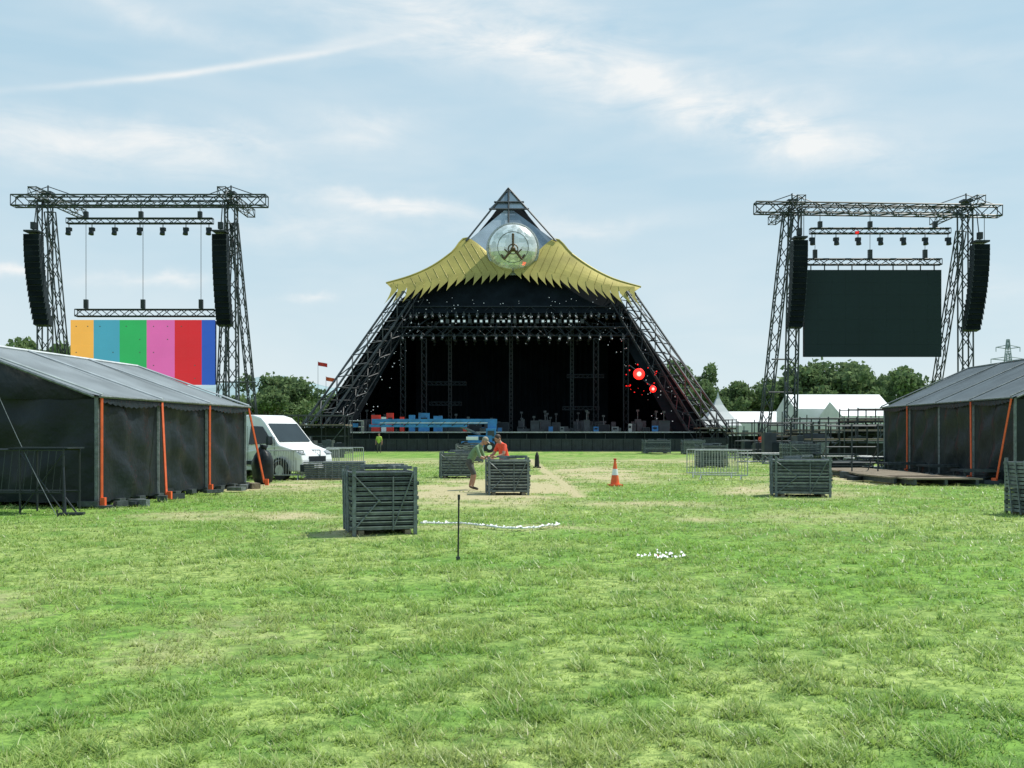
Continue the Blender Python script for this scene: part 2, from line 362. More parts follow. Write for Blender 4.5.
def wing(top,bot,n,sgn):
    def fn(u,v):
        q=lp(curve(top,u),curve(bot,u),v); return onf(*q,.6+.35*math.sin(v*2.0))
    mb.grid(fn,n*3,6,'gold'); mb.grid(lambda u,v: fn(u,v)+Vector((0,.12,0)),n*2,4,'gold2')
    for k in range(1,n):   # feather quills / seams
        u=k/n
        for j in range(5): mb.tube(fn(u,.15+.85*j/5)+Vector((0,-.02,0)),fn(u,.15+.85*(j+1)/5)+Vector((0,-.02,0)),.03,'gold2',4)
    for i in range(n):
        tm=(i+.5)/n; c0=curve(bot,tm); wd=(curve(bot,min(.999,tm+.5/n))[0]-curve(bot,max(0,tm-.5/n))[0])*.54
        L_=7.5+6.5*tm+rw.uniform(-1.2,1.8); sl=sgn*(3+7*tm)
        off=.95+.05*(i%2)
        def fp(a_,b2): return (c0[0]+a_*abs(wd)+sl*max(0,b2)**1.3,c0[1]+b2*L_)
        pr=[fp(-1,-.35),fp(-.9,.1),fp(-.6,.42),fp(-.25,.75),fp(0,1.05),fp(.2,.7),fp(.5,.38),fp(.85,.08),fp(1,-.35)]
        mb.add([onf(*q,off) for q in pr]+[onf(*q,off-.12) for q in pr],[tuple(range(9)),tuple(range(17,8,-1))]+[(j,9+j,9+(j+1)%9,(j+1)%9) for j in range(9)],'gold')
lt=[(499,262),(468,238),(452,252),(432,266),(410,276),(386,283)]
lb=[(512,271),(490,274),(466,276),(440,281),(416,287),(392,289)]
rt=[(527,262),(554,239),(572,254),(592,268),(614,279),(641,287)]
rb=[(514,271),(538,275),(560,278),(586,284),(610,290),(634,292)]
wing(lt,lb,15,-1); wing(rt,rb,15,1)
for tc_,sg in((lt,-1),(rt,1)):
    for j in range(16):
        a=curve(tc_,.2+.8*j/16); b2=curve(tc_,.2+.8*(j+1)/16); mb.tube(onf(*a,.6),onf(*b2,.6),.11,'gold',6)
mb.obj('gold_feather_shield',parent=stage)
mb=MB()
def tri(pts,m,off): mb.poly([onf(p[0],p[1],off) for p in pts],(0,.12,0),m)
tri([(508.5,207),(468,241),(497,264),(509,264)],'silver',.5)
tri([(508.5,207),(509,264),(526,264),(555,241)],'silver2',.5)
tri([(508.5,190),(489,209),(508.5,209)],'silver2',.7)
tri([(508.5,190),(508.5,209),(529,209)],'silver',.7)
for a,b_ in(((508.5,188),(466,241)),((508.5,188),(556,241)),((489,209),(529,209)),((508.5,190),(508.5,230)),((494,202),(524,202))):
    mb.tube(onf(*a,.85),onf(*b_,.85),.11,'steel2',4)
mb.obj('apex_cladding',parent=stage)
em=bpy.data.materials.new('mirror_tiles'); t=nt(em); N=t.nodes; L=t.links
out=N.new('ShaderNodeOutputMaterial'); b=N.new('ShaderNodeBsdfPrincipled'); L.new(b.outputs[0],out.inputs[0]); b.inputs['Metallic'].default_value=.55; b.inputs['Roughness'].default_value=.22
tc=N.new('ShaderNodeTexCoord'); vo=N.new('ShaderNodeTexVoronoi'); vo.inputs['Scale'].default_value=1.9; L.new(tc.outputs['Object'],vo.inputs['Vector'])
L.new(mixc(N,L,ramp(N,L,vo.outputs['Color'],[(.25,0),(.75,1)]),(.60,.62,.58),(.97,.97,.94)),b.inputs['Base Color'])
mb=MB(); c=onf(513,249,1.6); R=2.75; n=40
mb.ball((0,0,0),(R,1.5,R),em,30,20)
mb.obj('mirror_ball',c,parent=stage)
mb=MB()
for i in range(n):
    a0,a1=2*math.pi*i/n,2*math.pi*(i+1)/n; mb.tube((math.cos(a0)*R*1.03,0,math.sin(a0)*R*1.03),(math.cos(a1)*R*1.03,0,math.sin(a1)*R*1.03),.15,'galvl',6)
    mb.tube((math.cos(a0)*R*.62,-1.2,math.sin(a0)*R*.62),(math.cos(a1)*R*.62,-1.2,math.sin(a1)*R*.62),.03,'galv',6)
br=mat('bronze',(.10,.065,.025),.5,.3); Yp=-1.62
mb.tube((0,Yp,1.25),(0,Yp,-.3),.12,br,6)
for s_ in(-1,1):
    mb.tube((0,Yp,-.2),(s_*1.0,Yp+.15,-1.4),.13,br,6); mb.tube((s_*1.0,Yp+.15,-1.4),(s_*1.3,Yp+.25,-.85),.08,br,6); mb.tube((s_*.5,Yp,-.75),(s_*.95,Yp,-.3),.07,br,6)
mb.ball((0,Yp,-.3),.28,br); mb.ball((0,Yp,1.3),.15,br)
for i in range(16):
    a0,a1=2*math.pi*i/16,2*math.pi*(i+1)/16; mb.tube((math.cos(a0)*.55,Yp,-.3+math.sin(a0)*.55),(math.cos(a1)*.55,Yp,-.3+math.sin(a1)*.55),.05,br,4)
mb.obj('peace_emblem',c,parent=stage)
mb=MB()
mb.box((0,118,.95),(36,32,1.9),'black2'); mb.box((1.5,101.7,1.88),(41,.5,.12),'alu'); mb.box((1.5,101.95,.9),(41,.3,1.78),'black')
for i in range(21): mb.box((-18.5+i*2,101.72,.85),(.08,.1,1.7),'steel')
mb.box((0,125,8),(24,.3,12.2),'drape')
for i in range(30): mb.tube((-10+i*.69,124.7,1.9),(-10+i*.69,124.7,13.6),.22,'drape',6)
mb.obj('stage_deck',parent=stage)
mb=MB()
for px in(450,511,572):
    truss(mb,G(px,112,1.9),G(px,112,14),.32,.32,.05,.035,'galv2',.5)
for px in(403,424,596,626): truss(mb,G(px,108,1.9),G(px,108,12),.5,.5,.05,.03,'steel',.7)
for z,a_,b2 in((5.0,-9,-5.5),(7.2,-9.5,-5),(4.5,5.5,9.5),(8,6,10)): truss(mb,(a_,109,z),(b2,109,z),.35,.35,.04,.025,'steel',.5)
mb.obj('tower_trusses',parent=stage)
mb=MB()
def fixture(p,s=.35):
    p=Vector(p); mb.box(p,(s*.9,s*.8,s*.5),'case'); mb.tube(p+Vector((0,-.1,-.15)),p+Vector((random.uniform(-.1,.1),-.35,-.5*s-.2)),s*.35,'case',8,s*.42)
    mb.box(p+Vector((0,0,s*.6)),(s*.3,.1,s*.6),'steel2')
def glint(p,r): mb.ball(p,r,'lens',6,4)  # faintly glowing dot that imitates a sparkle of light
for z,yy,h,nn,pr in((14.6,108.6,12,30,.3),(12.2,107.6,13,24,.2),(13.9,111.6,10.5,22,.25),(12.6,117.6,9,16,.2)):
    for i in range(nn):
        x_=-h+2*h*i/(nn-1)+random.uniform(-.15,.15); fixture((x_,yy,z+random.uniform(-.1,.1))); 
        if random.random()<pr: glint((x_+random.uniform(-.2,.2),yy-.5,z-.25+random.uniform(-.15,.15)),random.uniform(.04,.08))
for i in range(130):  # sky glints through the cloth, imitated by glowing dots; no lamps here
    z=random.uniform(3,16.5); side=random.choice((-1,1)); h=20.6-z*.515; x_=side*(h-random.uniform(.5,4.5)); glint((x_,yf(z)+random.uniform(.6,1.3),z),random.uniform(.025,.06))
for i in range(60): z=random.uniform(13.5,17); glint((random.uniform(-11,11),yf(z)+.3,z),random.uniform(.03,.06))  # more sky glints along the header, painted as glowing dots
for i in range(26): 
    mb.box((-7.5+i*.6,106.9,13.75),(.34,.2,.42),'case')
    if i%4!=1: mb.box((-7.5+i*.6,106.78,13.75),(.24,.04,.22),'lens')
mb.obj('stage_lights_and_glints',parent=stage)
mb=MB()
for px,py,r in((639,374,.58),(653,389,.34)):
    p=P(px,py,103); mb.tube(p+Vector((0,.12,0)),p+Vector((0,.8,0)),r*1.05,'case',20,r*.6); mb.ball(p,(r*.98,.12,r*.98),'redlamp',22,12); mb.ball(p+Vector((0,-.12,0)),(r*.42,.08,r*.42),'redcore',14,8); mb.tube(p+Vector((0,.3,.2)),p+Vector((-.8,1.5,1)),.06,'steel',5)
for i in range(22):
    a=random.random()*6.28; r=random.uniform(.8,1.9); mb.ball(P(642,378,103.4)+Vector((math.cos(a)*r,0,math.sin(a)*r)),random.uniform(.03,.08),'redglow',6,4)  # loose glowing red dots imitate the halo around the strobes
mb.obj('red_strobe_lamp',parent=stage)
for px,py,e in((639,374,300),(653,389,110)):
    l=bpy.data.lights.new('red_strobe_light','POINT'); l.color=(1,.03,.02); l.energy=e; l.shadow_soft_size=.3; o=bpy.data.objects.new('red_strobe_light',l); scene.collection.objects.link(o); o.location=P(px,py,102.0); o.parent=stage
mb=MB()
for i in range(120):
    px=random.uniform(348,700); d=random.uniform(103,112); w=random.uniform(.3,1.3); h=random.uniform(.3,1.4)
    q=G(px,d,1.9+h/2); mm=random.choice(['case','case','black2','galv2','steel2','case','case','black2','galv','blue','case','case'])
    if mm in('galv','blue'): w*=.4;h*=.5; q.z=1.9+h/2
    if abs(q.x)<17.5: 
        mb.box(q,(w,.8,h),mm); 
        for e_ in(-1,1): mb.box(q+Vector((e_*w/2,-.405,0)),(.05,.03,h),'galv2'); mb.box(q+Vector((0,-.405,e_*h*.48)),(w*.98,.03,.04),'galv2')
        if random.random()<.3: mb.tube(q+Vector((0,0,h/2)),q+Vector((0,0,h/2+.9)),.03,'galv',4); mb.box(q+Vector((0,0,h/2+.9)),(.3,.1,.2),'galv2')
for px,mm,w,h in((376,'red',.9,1.7),(384,'whitecloth',.5,1.5),(390,'red',.7,1.9),(424,'blue',1.1,1.9),(438,'blue',.9,1.6),(412,'blue',.6,1.7),(402,'red',.4,1.5),(465,'red',.4,.7),(562,'galv',.4,.5),(615,'galv',.7,.5),(630,'galvl',.35,.8),(596,'blue',.5,.5),(655,'blue',.6,.6),(350,'galv',.5,.8)):
    mb.box(G(px,102.8,1.95+h/2),(w,.5,h),mm); mb.box(G(px,102.5,1.95+h*.6),(w*.6,.05,h*.3),'black2')
mb.obj('flight_case_group',parent=stage)

def pit_barrier(loc,n):
    mb=MB()
    for i in range(n):
        x_=i*1.0; mb.box((x_+.5,0,.6),(.96,.04,1.15),'steel'); mb.box((x_+.5,0,1.2),(.98,.1,.06),'steel2'); mb.box((x_+.5,-.5,.03),(.96,1.0,.05),'galv2'); mb.tube((x_+.1,.5,.05),(x_+.1,0,1.1),.03,'galv2',5)
        for k in range(6): mb.box((x_+.15+k*.14,-.026,.6),(.03,.012,1.1),'steel2')
    return mb.obj('stage_pit_barrier',loc)
pit_barrier(G(345,97),38)

def boomlift():
    e=empty('boom_lift',G(478,92),0)
    mb=MB(); mb.box((0,0,.75),(3.0,1.9,.5),'blue'); mb.box((.2,0,1.28),(2.2,1.7,.56),'blue'); mb.box((1.2,0,1.75),(.9,1.5,.9),'blue')
    mb.box((-.5,-.87,1.3),(1.1,.06,.3),'white'); mb.box((1.2,-.77,1.75),(.6,.05,.5),'case'); mb.box((.3,-.87,1.3),(.35,.05,.35),'black2'); mb.obj('chassis',parent=e,bevel=.06)
    mb=MB()
    for x_ in(-1.1,1.1):
        for y_ in(-.95,.95): mb.tube((x_,y_-.18,.5),(x_,y_+.18,.5),.5,'rubber',18); mb.tube((x_,y_-.2,.5),(x_,y_+.2,.5),.22,'white',12)
    mb.obj('wheels',parent=e)
    mb=MB(); mb.box((-4.0,0,2.85),(11.5,.42,.45),'blue'); mb.box((-5.5,0,2.45),(9,.32,.25),'blue'); mb.tube((.2,0,1.6),(-2,0,2.6),.12,'galv',8); mb.box((1.3,0,2.5),(.8,.5,.8),'blue')
    for k in range(9): mb.tube((-9+k*1.1,-.17,2.45),(-8.5+k*1.1,-.22,2.85),.04,'case',4)
    mb.box((-4,-.22,2.72),(10,.02,.06),'white'); mb.obj('boom',parent=e,bevel=.04)
    mb=MB()
    for z in(1.8,2.35,2.9):
        for a,b_ in(((-1,-.5),(1,-.5)),((1,-.5),(1,.5)),((1,.5),(-1,.5)),((-1,.5),(-1,-.5))): mb.tube((a[0]*.6-11.2,a[1],z),(b_[0]*.6-11.2,b_[1],z),.035,'galvl',5)
    for a in((-1,-.5),(1,-.5),(1,.5),(-1,.5)): mb.tube((a[0]*.6-11.2,a[1],1.8),(a[0]*.6-11.2,a[1],2.9),.035,'galvl',5)
    mb.box((-11.2,0,1.78),(1.3,1.05,.06),'case'); mb.box((-11.2,-.55,2.5),(.5,.15,.35),'blue'); mb.obj('basket',parent=e)
boomlift()

# ---------------------------------------------------------------- PA / screen rigs
def line_array(name,px,top,bot,d,lean,w=1.4):
    e=MB(); n=16; z0=CH+(HY-top)*d/F; z1=CH+(HY-bot)*d/F; h=(z0-z1)/n; x0=(px-CX)*d/F; y_=d-1.5
    for i in range(n):
        a=math.radians(-.6*i); R=Matrix.Rotation(a,3,'X')
        zc=z0-h*(i+.5); yy=y_+.006*i*i; xx=x0+lean*(i/n)**1.5
        e.box((xx,yy,zc),(w,.9,h*.95),'black2',R=R); e.box((xx,yy-.47,zc),(w*.92,.03,h*.8),'black',R=R)
    for i in range(n-1):
        zc=z0-h*(i+1); 
        for s_ in(-1,1): e.box((x0+lean*(i/n)**1.5+s_*(w/2-.03),y_+.006*i*i-.46,zc),(.05,.05,.12),'steel2')
    e.box((x0,y_,z0+.25),(w*.9,1.2,.15),'steel'); e.tube((x0,y_,z0+.3),(x0,y_+.6,z0+3.0),.05,'steel',4); e.tube((x0+.4,y_,z0+.3),(x0+.4,y_,z0+2.8),.03,'steel',4)
    e.box((x0,y_,z0+.8),(.4,.4,.6),'steel')
    return e.obj(name)
def par(mb,p):
    p=Vector(p); mb.tube(p,p+Vector((0,0,-.45)),.04,'steel',4); mb.box(p+Vector((0,0,-.55)),(.45,.35,.3),'black2'); mb.tube(p+Vector((0,-.1,-.65)),p+Vector((0,-.2,-1.05)),.2,'black2',8,.25)
D=90.0
mb=MB(); m1='steel2'
zt=CH+(HY-201)*D/F
truss(mb,G(13,D,zt),G(267,D,zt),.95,.95,.07,.045,m1,1.0)
truss(mb,G(30,D+5,zt+.9),G(232,D+5,zt+.9),.5,.5,.05,.03,m1,1.2)
for px in(48,231):
    truss(mb,G(px,D,zt+.2)+Vector((0,-3,0)),G(px,D,zt+.2)+Vector((0,7,.2)),.7,.7,.06,.035,m1,1)
    mb.box(G(px,D,zt+.7),(.9,.9,.2),m1)
    for s_ in(-1,1): mb.tube(G(px,D,zt+1.3),G(px,D,zt+.4)+Vector((s_*2.6,0,0)),.04,m1,4)
    mb.tube(G(px,D,zt),G(px,D,zt+1.4),.07,m1,4)
truss(mb,G(45,D,0),G(45,D,zt),.95,.95,.08,.045,m1,1.3)
truss(mb,G(72,D+3,0),G(50,D,zt-1),.7,.7,.065,.04,m1,1.3)
truss(mb,G(233,D,0),G(231,D,zt),.9,.9,.08,.045,m1,1.3)
truss(mb,G(218,D+3,0),G(229,D,zt-2),.6,.6,.06,.035,m1,1.3)
truss(mb,G(257,D+3,0),G(234,D,zt-2),.6,.6,.06,.035,m1,1.3)
for z in (3,6.5): 
    mb.tube(G(216,D+2,z),G(256,D+3,z),.07,m1,4)
mb.box(G(236,D+1,.6),(6,4,1.2),'galv2')
z2=CH+(HY-221)*D/F; truss(mb,G(67,D,z2),G(213,D,z2),.45,.45,.055,.03,'steel',.7)
for px in(69,92,115,140,163,186,209): par(mb,G(px,D,z2-.2))
for px in(86,141,200): mb.tube(G(px,D,z2+2),G(px,D,z2+.2),.03,'steel',4); mb.box(G(px,D,z2+.5),(.35,.35,.7),'steel')
for px in(86,143,201):
    mb.tube(G(px,D,z2),G(px,D,13.2),.025,'steel2',4); mb.box(G(px,D,13.4),(.35,.3,.8),'steel')
z3=CH+(HY-313)*D/F; truss(mb,G(76,D,z3),G(215,D,z3),.6,.6,.055,.035,'steel',.8)
mb.obj('video_screen_rig')
line_array('line_array_speaker',41.5,238,326,D,.25); line_array('line_array_speaker',225.5,238,326,D,0,1.3)
def emi(name,rgb,s=.62):
    l=S2L(rgb); m=bpy.data.materials.new(name); t=nt(m); N=t.nodes; L=t.links
    out=N.new('ShaderNodeOutputMaterial'); b=N.new('ShaderNodeBsdfPrincipled'); L.new(b.outputs[0],out.inputs[0]); b.inputs['Base Color'].default_value=tuple(c*.2 for c in l)+(1,); b.inputs['Roughness'].default_value=.5
    tc=N.new('ShaderNodeTexCoord'); n1=noise(N,L,tc.outputs['Object'],.5,3)
    c=mixc(N,L,n1,tuple(c*.82 for c in l),l); L.new(c,b.inputs['Emission Color']); b.inputs['Emission Strength'].default_value=s; return m
scr=empty('colour_bar_screen')
bars=[(71,94,(250,188,85)),(94,120,(75,165,188)),(120,147,(48,178,98)),(147,175,(222,108,178)),(175,202,(212,38,50)),(202,215,(45,92,190))]
mb=MB(); zT=CH+(HY-320)*D/F; zB=CH+(HY-385)*D/F
for x0,x1,c in bars:
    mm=emi('led_%d'%x0,c,.85); A=(x0-CX)*D/F; B=(x1-CX)*D/F; nc=max(1,round((B-A)/1.25)); nr=5
    for i in range(nc):
        for j in range(nr):
            w=(B-A)/nc; h=(zT-zB)/nr; mb.box((A+w*(i+.5),D+random.uniform(-.004,.004),zB+h*(j+.5)),(w-.012,.2,h-.012),mm)
            if random.random()<.3: mb.box((A+w*(i+.5),D-.12,zB+h*(j+.5)),(.09,.03,.09),'galv')
mb.obj('led_tiles',parent=scr)
mb=MB(); mb.box(((71+215)/2*D/F-CX*D/F,D+.35,(zT+zB)/2),(12.9,.4,zT-zB-.1),'black2'); mb.obj('screen_frame',parent=scr)
mb=MB(); zt=CH+(HY-209)*D/F
truss(mb,G(755,D,zt+.1),G(1000,D,zt-.2),.95,.95,.075,.045,m1,1.0)
truss(mb,G(800,D+6,zt+1.3),G(955,D+6,zt+1.2),.5,.5,.05,.03,m1,1.2)
for px in(792,966):
    truss(mb,G(px,D,zt+.2)+Vector((0,-3,0)),G(px,D,zt+.2)+Vector((0,7,.2)),.7,.7,.06,.035,m1,1)
    mb.box(G(px,D,zt+.7),(.9,.9,.2),m1); mb.tube(G(px,D,zt),G(px,D,zt+1.4),.07,m1,4)
    for s_ in(-1,1): mb.tube(G(px,D,zt+1.3),G(px,D,zt+.4)+Vector((s_*2.6,0,0)),.04,m1,4)
truss(mb,G(790,D,0),G(795,D,zt),.9,.9,.08,.045,m1,1.3)
truss(mb,G(762,D+3,0),G(788,D,zt-.5),.8,.8,.065,.04,m1,1.3)
truss(mb,G(966,D,0),G(965,D,zt),.95,.95,.08,.045,m1,1.3)
truss(mb,G(926,D+4,0),G(961,D,zt-2),.65,.65,.06,.04,m1,1.3)
for z in(2.5,5.5,8.5): mb.tube(G(764+z*.9,D+1,z),G(792,D+1,z),.07,m1,4)
mb.box(G(780,D+1,.7),(6,5,1.4),'galv2')
z2=CH+(HY-231)*D/F; truss(mb,G(810,D,z2),G(950,D,z2),.45,.45,.055,.03,'steel',.7)
for px in(812,836,858,880,903,925,948): par(mb,G(px,D,z2-.2))
for px in(820,870,935): mb.tube(G(px,D,z2+2),G(px,D,z2+.2),.03,'steel',4); mb.box(G(px,D,z2+.5),(.35,.35,.7),'steel')
z3=CH+(HY-262)*D/F; truss(mb,G(803,D,z3),G(941,D,z3),.5,.5,.055,.035,'steel',.8)
for px in(815,870,925):
    mb.tube(G(px,D,z2),G(px,D,z3),.025,'steel2',4); mb.box(G(px,D,z3+.7),(.35,.3,.8),'steel')
mb.box(G(857,D-.3,z2-.2),(.25,.3,.2),'redglow')
mb.obj('video_screen_rig')
line_array('line_array_speaker',794.5,244,328,D,-.05,1.3); line_array('line_array_speaker',972,248,331,D,-.2)
mb=MB(); A=(804-CX)*D/F;B=(941-CX)*D/F; zT=CH+(HY-270)*D/F; zB=CH+(HY-357)*D/F; nc,nr=10,7
for i in range(nc):
    for j in range(nr): w=(B-A)/nc;h=(zT-zB)/nr; mb.box((A+w*(i+.5),D+random.uniform(-.004,.004),zB+h*(j+.5)),(w-.006,.2,h-.006),'screenb')
mb.box(((A+B)/2,D+.35,(zT+zB)/2),(B-A-.1,.4,zT-zB-.1),'screenb')
for i in range(nc): mb.box((A+(B-A)/nc*(i+.5),D,zT+.2),(.08,.1,.4),'steel')
mb.obj('blank_video_screen')

# ---------------------------------------------------------------- tents
def tent(name,nA,nB,W,side,he,hr,nb,roofm,straps):
    A=Vector((nA[0],nA[1],0));B=Vector((nB[0],nB[1],0)); d=(B-A).normalized(); Ln=(B-A).length
    nrm=Vector((d.y,-d.x,0))*(-1 if side==1 else 1)
    e=empty(name,A); inn=-nrm*W
    def wp(s,w,z): return d*s+inn*w+Vector((0,0,z))
    mb=MB()
    def wall(o,dirv,L_,nbay,outw,ztop=he):
        def fn(u,v):
            s=u*L_; bay=(u*nbay)%1; zz=.16+(ztop-.16)*v
            f=math.sin(math.pi*bay); k=.05*f*math.sin(bay*17+v*2)+.035*f*math.sin(v*13+bay*7+math.sin(u*9)*2)+.03*math.sin((bay+v)*21)*f*(1-v)+.06*f*(1-v)*math.sin(u*11)
            zz+= -.05*abs(math.sin(bay*math.pi*4))*(1 if v==0 else 0)+ (-.05*f if v==1 else 0)
            return o+dirv*s+outw*k*1.2+Vector((0,0,zz))
        mb.grid(fn,nbay*18,16,'vinyl')
    wall(Vector((0,0,0)),d,Ln,nb,nrm); wall(inn*1.0,d,Ln,nb,-nrm)
    gd=-nrm
    wall(Vector((0,0,0)),gd,W,2,-d); wall(d*Ln,gd,W,2,d)
    for s_,q in((0,-1),(Ln,1)):
        o=d*s_; mb.poly([o+Vector((0,0,he-.05)),o+inn+Vector((0,0,he-.05)),o+inn*.5+Vector((0,0,hr-.05))],d*q*.02,'vinyl')
    mb.obj('walls',parent=e,smooth=True)
    mb=MB()
    def roof(sg):
        def fn(u,v):
            s=-.12+u*(Ln+.24); bay=(u*nb)%1; sag=-.05*math.sin(math.pi*bay)*math.sin(math.pi*v)+.012*math.sin(u*nb*19+v*3)*math.sin(v*9)
            w=(.5-.5*v)*1.0-(.025 if v==1 else 0); w=w if sg==0 else 1-w
            return wp(s,w,hr+(he-hr)*v*1.02+sag+.03)
        mb.grid(fn,nb*16,12,roofm)
    roof(0); roof(1); 
    mb.obj('roof',parent=e,smooth=True)
    mb=MB()
    for k in range(nb+1):
        s=Ln*k/nb
        for w0 in(0,1): mb.tube(wp(s,w0*1.0+(-.02 if w0==0 else .02),he+.05),wp(s,.5,hr+.06),.028,'seam' if roofm=='roofv' else 'galv',5)
        for w0 in(0,1): mb.tube(wp(s,w0,0),wp(s,w0,he),.05,'galv',6); mb.box(wp(s,w0-(0.02 if w0==0 else -.02),.03)+nrm*(.1 if w0==0 else -.1),(.35,.35,.06),'galv2')
        if k in straps:
            o=nrm*.12
            mb.tube(wp(s,0,he-.02)+o,wp(s+straps[k],0,.12)+o*(1 if straps[k]==0 else 4),.036,'orange',4)
            mb.box(wp(s+straps[k],0,.14)+o*1.3*(1 if straps[k]==0 else 3.6),(.11,.11,.2),'orange')
    mb.tube(wp(0,.5,hr+.05),wp(Ln,.5,hr+.05),.04,'seam' if roofm=='roofv' else 'galv',5)
    mb.tube(wp(-.12,-.02,he),wp(Ln+.12,-.02,he),.035,'galv',5); mb.tube(wp(-.12,0,he),wp(-.12,.5,hr),.035,'galv',5)
    for k in range(nb):
        for j in range(12):
            s0=Ln*(k+j/12)/nb; s1=Ln*(k+(j+1)/12)/nb; dz=.10+.10*math.sin(math.pi*(j+.5)/12)
            mb.add([wp(s0,0,he+.03)+nrm*.1,wp(s1,0,he+.03)+nrm*.1,wp(s1,0,he-dz)+nrm*.13,wp((s0+s1)/2,0,he-dz-.04)+nrm*.13,wp(s0,0,he-dz)+nrm*.13],[(0,1,2,3,4)],'vinyl')
    for k in range(nb*3+1):
        s=Ln*k/(nb*3); mb.box(wp(s,.02,.1),(.3,.5,.12),'galv2',rz=math.atan2(d.y,d.x))
    mb.box(wp(Ln/2,.01,.2),(Ln,.08,.1),'steel',rz=math.atan2(d.y,d.x))
    rr=random.Random(len(name)+int(A.x)); 
    for k in range(nb*4):
        s=rr.uniform(0,Ln); mb.box(wp(s,0,.09)+nrm*rr.uniform(.25,.8),(rr.uniform(.15,.6),rr.uniform(.1,.3),rr.uniform(.06,.18)),rr.choice(['galv2','wood','case','galv']),rz=rr.random()*3)
    mb.obj('frame_and_straps',parent=e)
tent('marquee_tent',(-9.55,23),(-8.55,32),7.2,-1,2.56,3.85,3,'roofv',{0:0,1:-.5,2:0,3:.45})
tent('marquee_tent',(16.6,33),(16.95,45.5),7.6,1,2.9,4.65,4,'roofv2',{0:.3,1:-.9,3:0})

# ---------------------------------------------------------------- barrier stacks
def barrier_stack(w,dp,h,nl,seed,diag=True):
    r=random.Random(seed); mb=MB()
    for i in range(nl):
        z=.08+(h-.1)*(i+.5)/nl; ox,oy=r.uniform(-.02,.02),r.uniform(-.02,.02); t_=(h-.1)/nl*.74; mm=r.choice(['galv','galv','galv2'])
        for s_ in(-1,1):
            mb.box((ox,oy+s_*(dp/2-.03),z),(w,.06,t_),mm); mb.box((ox+s_*(w/2-.03),oy,z),(.06,dp-.13,t_),mm)
        mb.box((ox,oy-dp/2-.008,z+t_*.3),(w*.98,.02,t_*.2),'galvl' if r.random()<.5 else 'galv')
        mb.box((ox,oy,z),(w-.14,dp-.14,t_*.5),'galv2')
    for sx in(-1,1):
        for sy in(-1,1): mb.box((sx*(w/2-.05),sy*(dp/2+.02),h/2+.02),(.06,.05,h+.06),'galv')
    if diag:
        for a,b_ in(((-w*.46,.10),(-w*.08,h*.55)),((w*.42,h*.95),(w*.12,.1)),((-w*.46,h*.92),(-w*.06,h*.5)),((w*.12,h*.9),(w*.12,.08))): mb.tube((a[0],-dp/2-.05,a[1]),(b_[0],-dp/2-.05,b_[1]),.014,'galv',5)
    for s_ in(-1,1): mb.box((s_*w*.35,0,.04),(.1,dp,.08),'wood')
    for k in range(5): mb.box((r.uniform(-.3,.3)*w,r.uniform(-.2,.2),h+.02+.012*k),(.5,.06,.05),'galv',rz=r.uniform(-1,1))
    for k in range(3): mb.tube((-w/2-.03,-dp/2+.1+k*.3,.05),(-w/2-.03,-dp/2+.3+k*.3,h),.02,'galv',5)
    return mb
def stack(px,d,w,h,rz,nl,seed): 
    g_=G(px,d); g_.z=groundz(g_.x,g_.y)-.01
    return barrier_stack(w,w*.85,h,nl,seed).obj('barrier_stack',g_,rz)
stack(380.5,17.1,1.12,1.08,.28,12,1); stack(457,39,1.25,1.0,0,9,2); stack(508,28,1.17,1.0,.05,11,3); stack(800,27.4,1.5,1.03,-.16,11,4)
stack(800,50,1.6,1.25,.1,9,5); stack(656,88,2.3,1.2,0,8,6); stack(711,51,1.4,1.15,.1,10,7); stack(693,84,1.8,1.2,0,8,8); stack(1046,21,1.2,1.17,.1,13,9); stack(470,60,1.6,1.1,0,9,10)

def crowd_barrier(loc,rz,L_=2.2,name='crowd_barrier'):
    mb=MB(); r_=.022
    for z in(.2,1.1): mb.tube((-L_/2,0,z),(L_/2,0,z),r_,'galvl',6)
    for x_ in(-L_/2,L_/2): mb.tube((x_,0,.2),(x_,0,1.1),r_,'galvl',6)
    for i in range(1,18): x_=-L_/2+L_*i/18; mb.tube((x_,0,.2),(x_,0,1.1),.009,'galvl',4)
    for x_ in(-L_*.38,L_*.38): mb.tube((x_,0,.2),(x_,-.3,.02),.02,'galvl',5); mb.tube((x_,0,.2),(x_,.3,.02),.02,'galvl',5)
    return mb.obj(name,loc,rz)
crowd_barrier(G(721,36.5),-.35,1.9); crowd_barrier(G(712,38.5),-.15,1.9)
for px,d,rz in((281,36.5,.15),(300,37.5,-.2),(318,39,.1),(333,41,.2),(345,44,.1)): crowd_barrier(G(px,d),rz,1.6)
mb=MB()
for i in range(9):
    z=.1+i*.07; mb.tube((-1.1,-.4,z),(1.1,-.4,z),.025,'galv',5); mb.tube((-1.1,.5,z),(1.1,.5,z),.025,'galv',5)
    for k in range(10): mb.tube((-1.1+k*.244,-.4,z),(-1.1+k*.244,.5,z),.012,'galv',4)
mb.box((0,0,.04),(2.2,.9,.06),'wood'); mb.obj('flat_barrier_pile',G(335,37),.1)

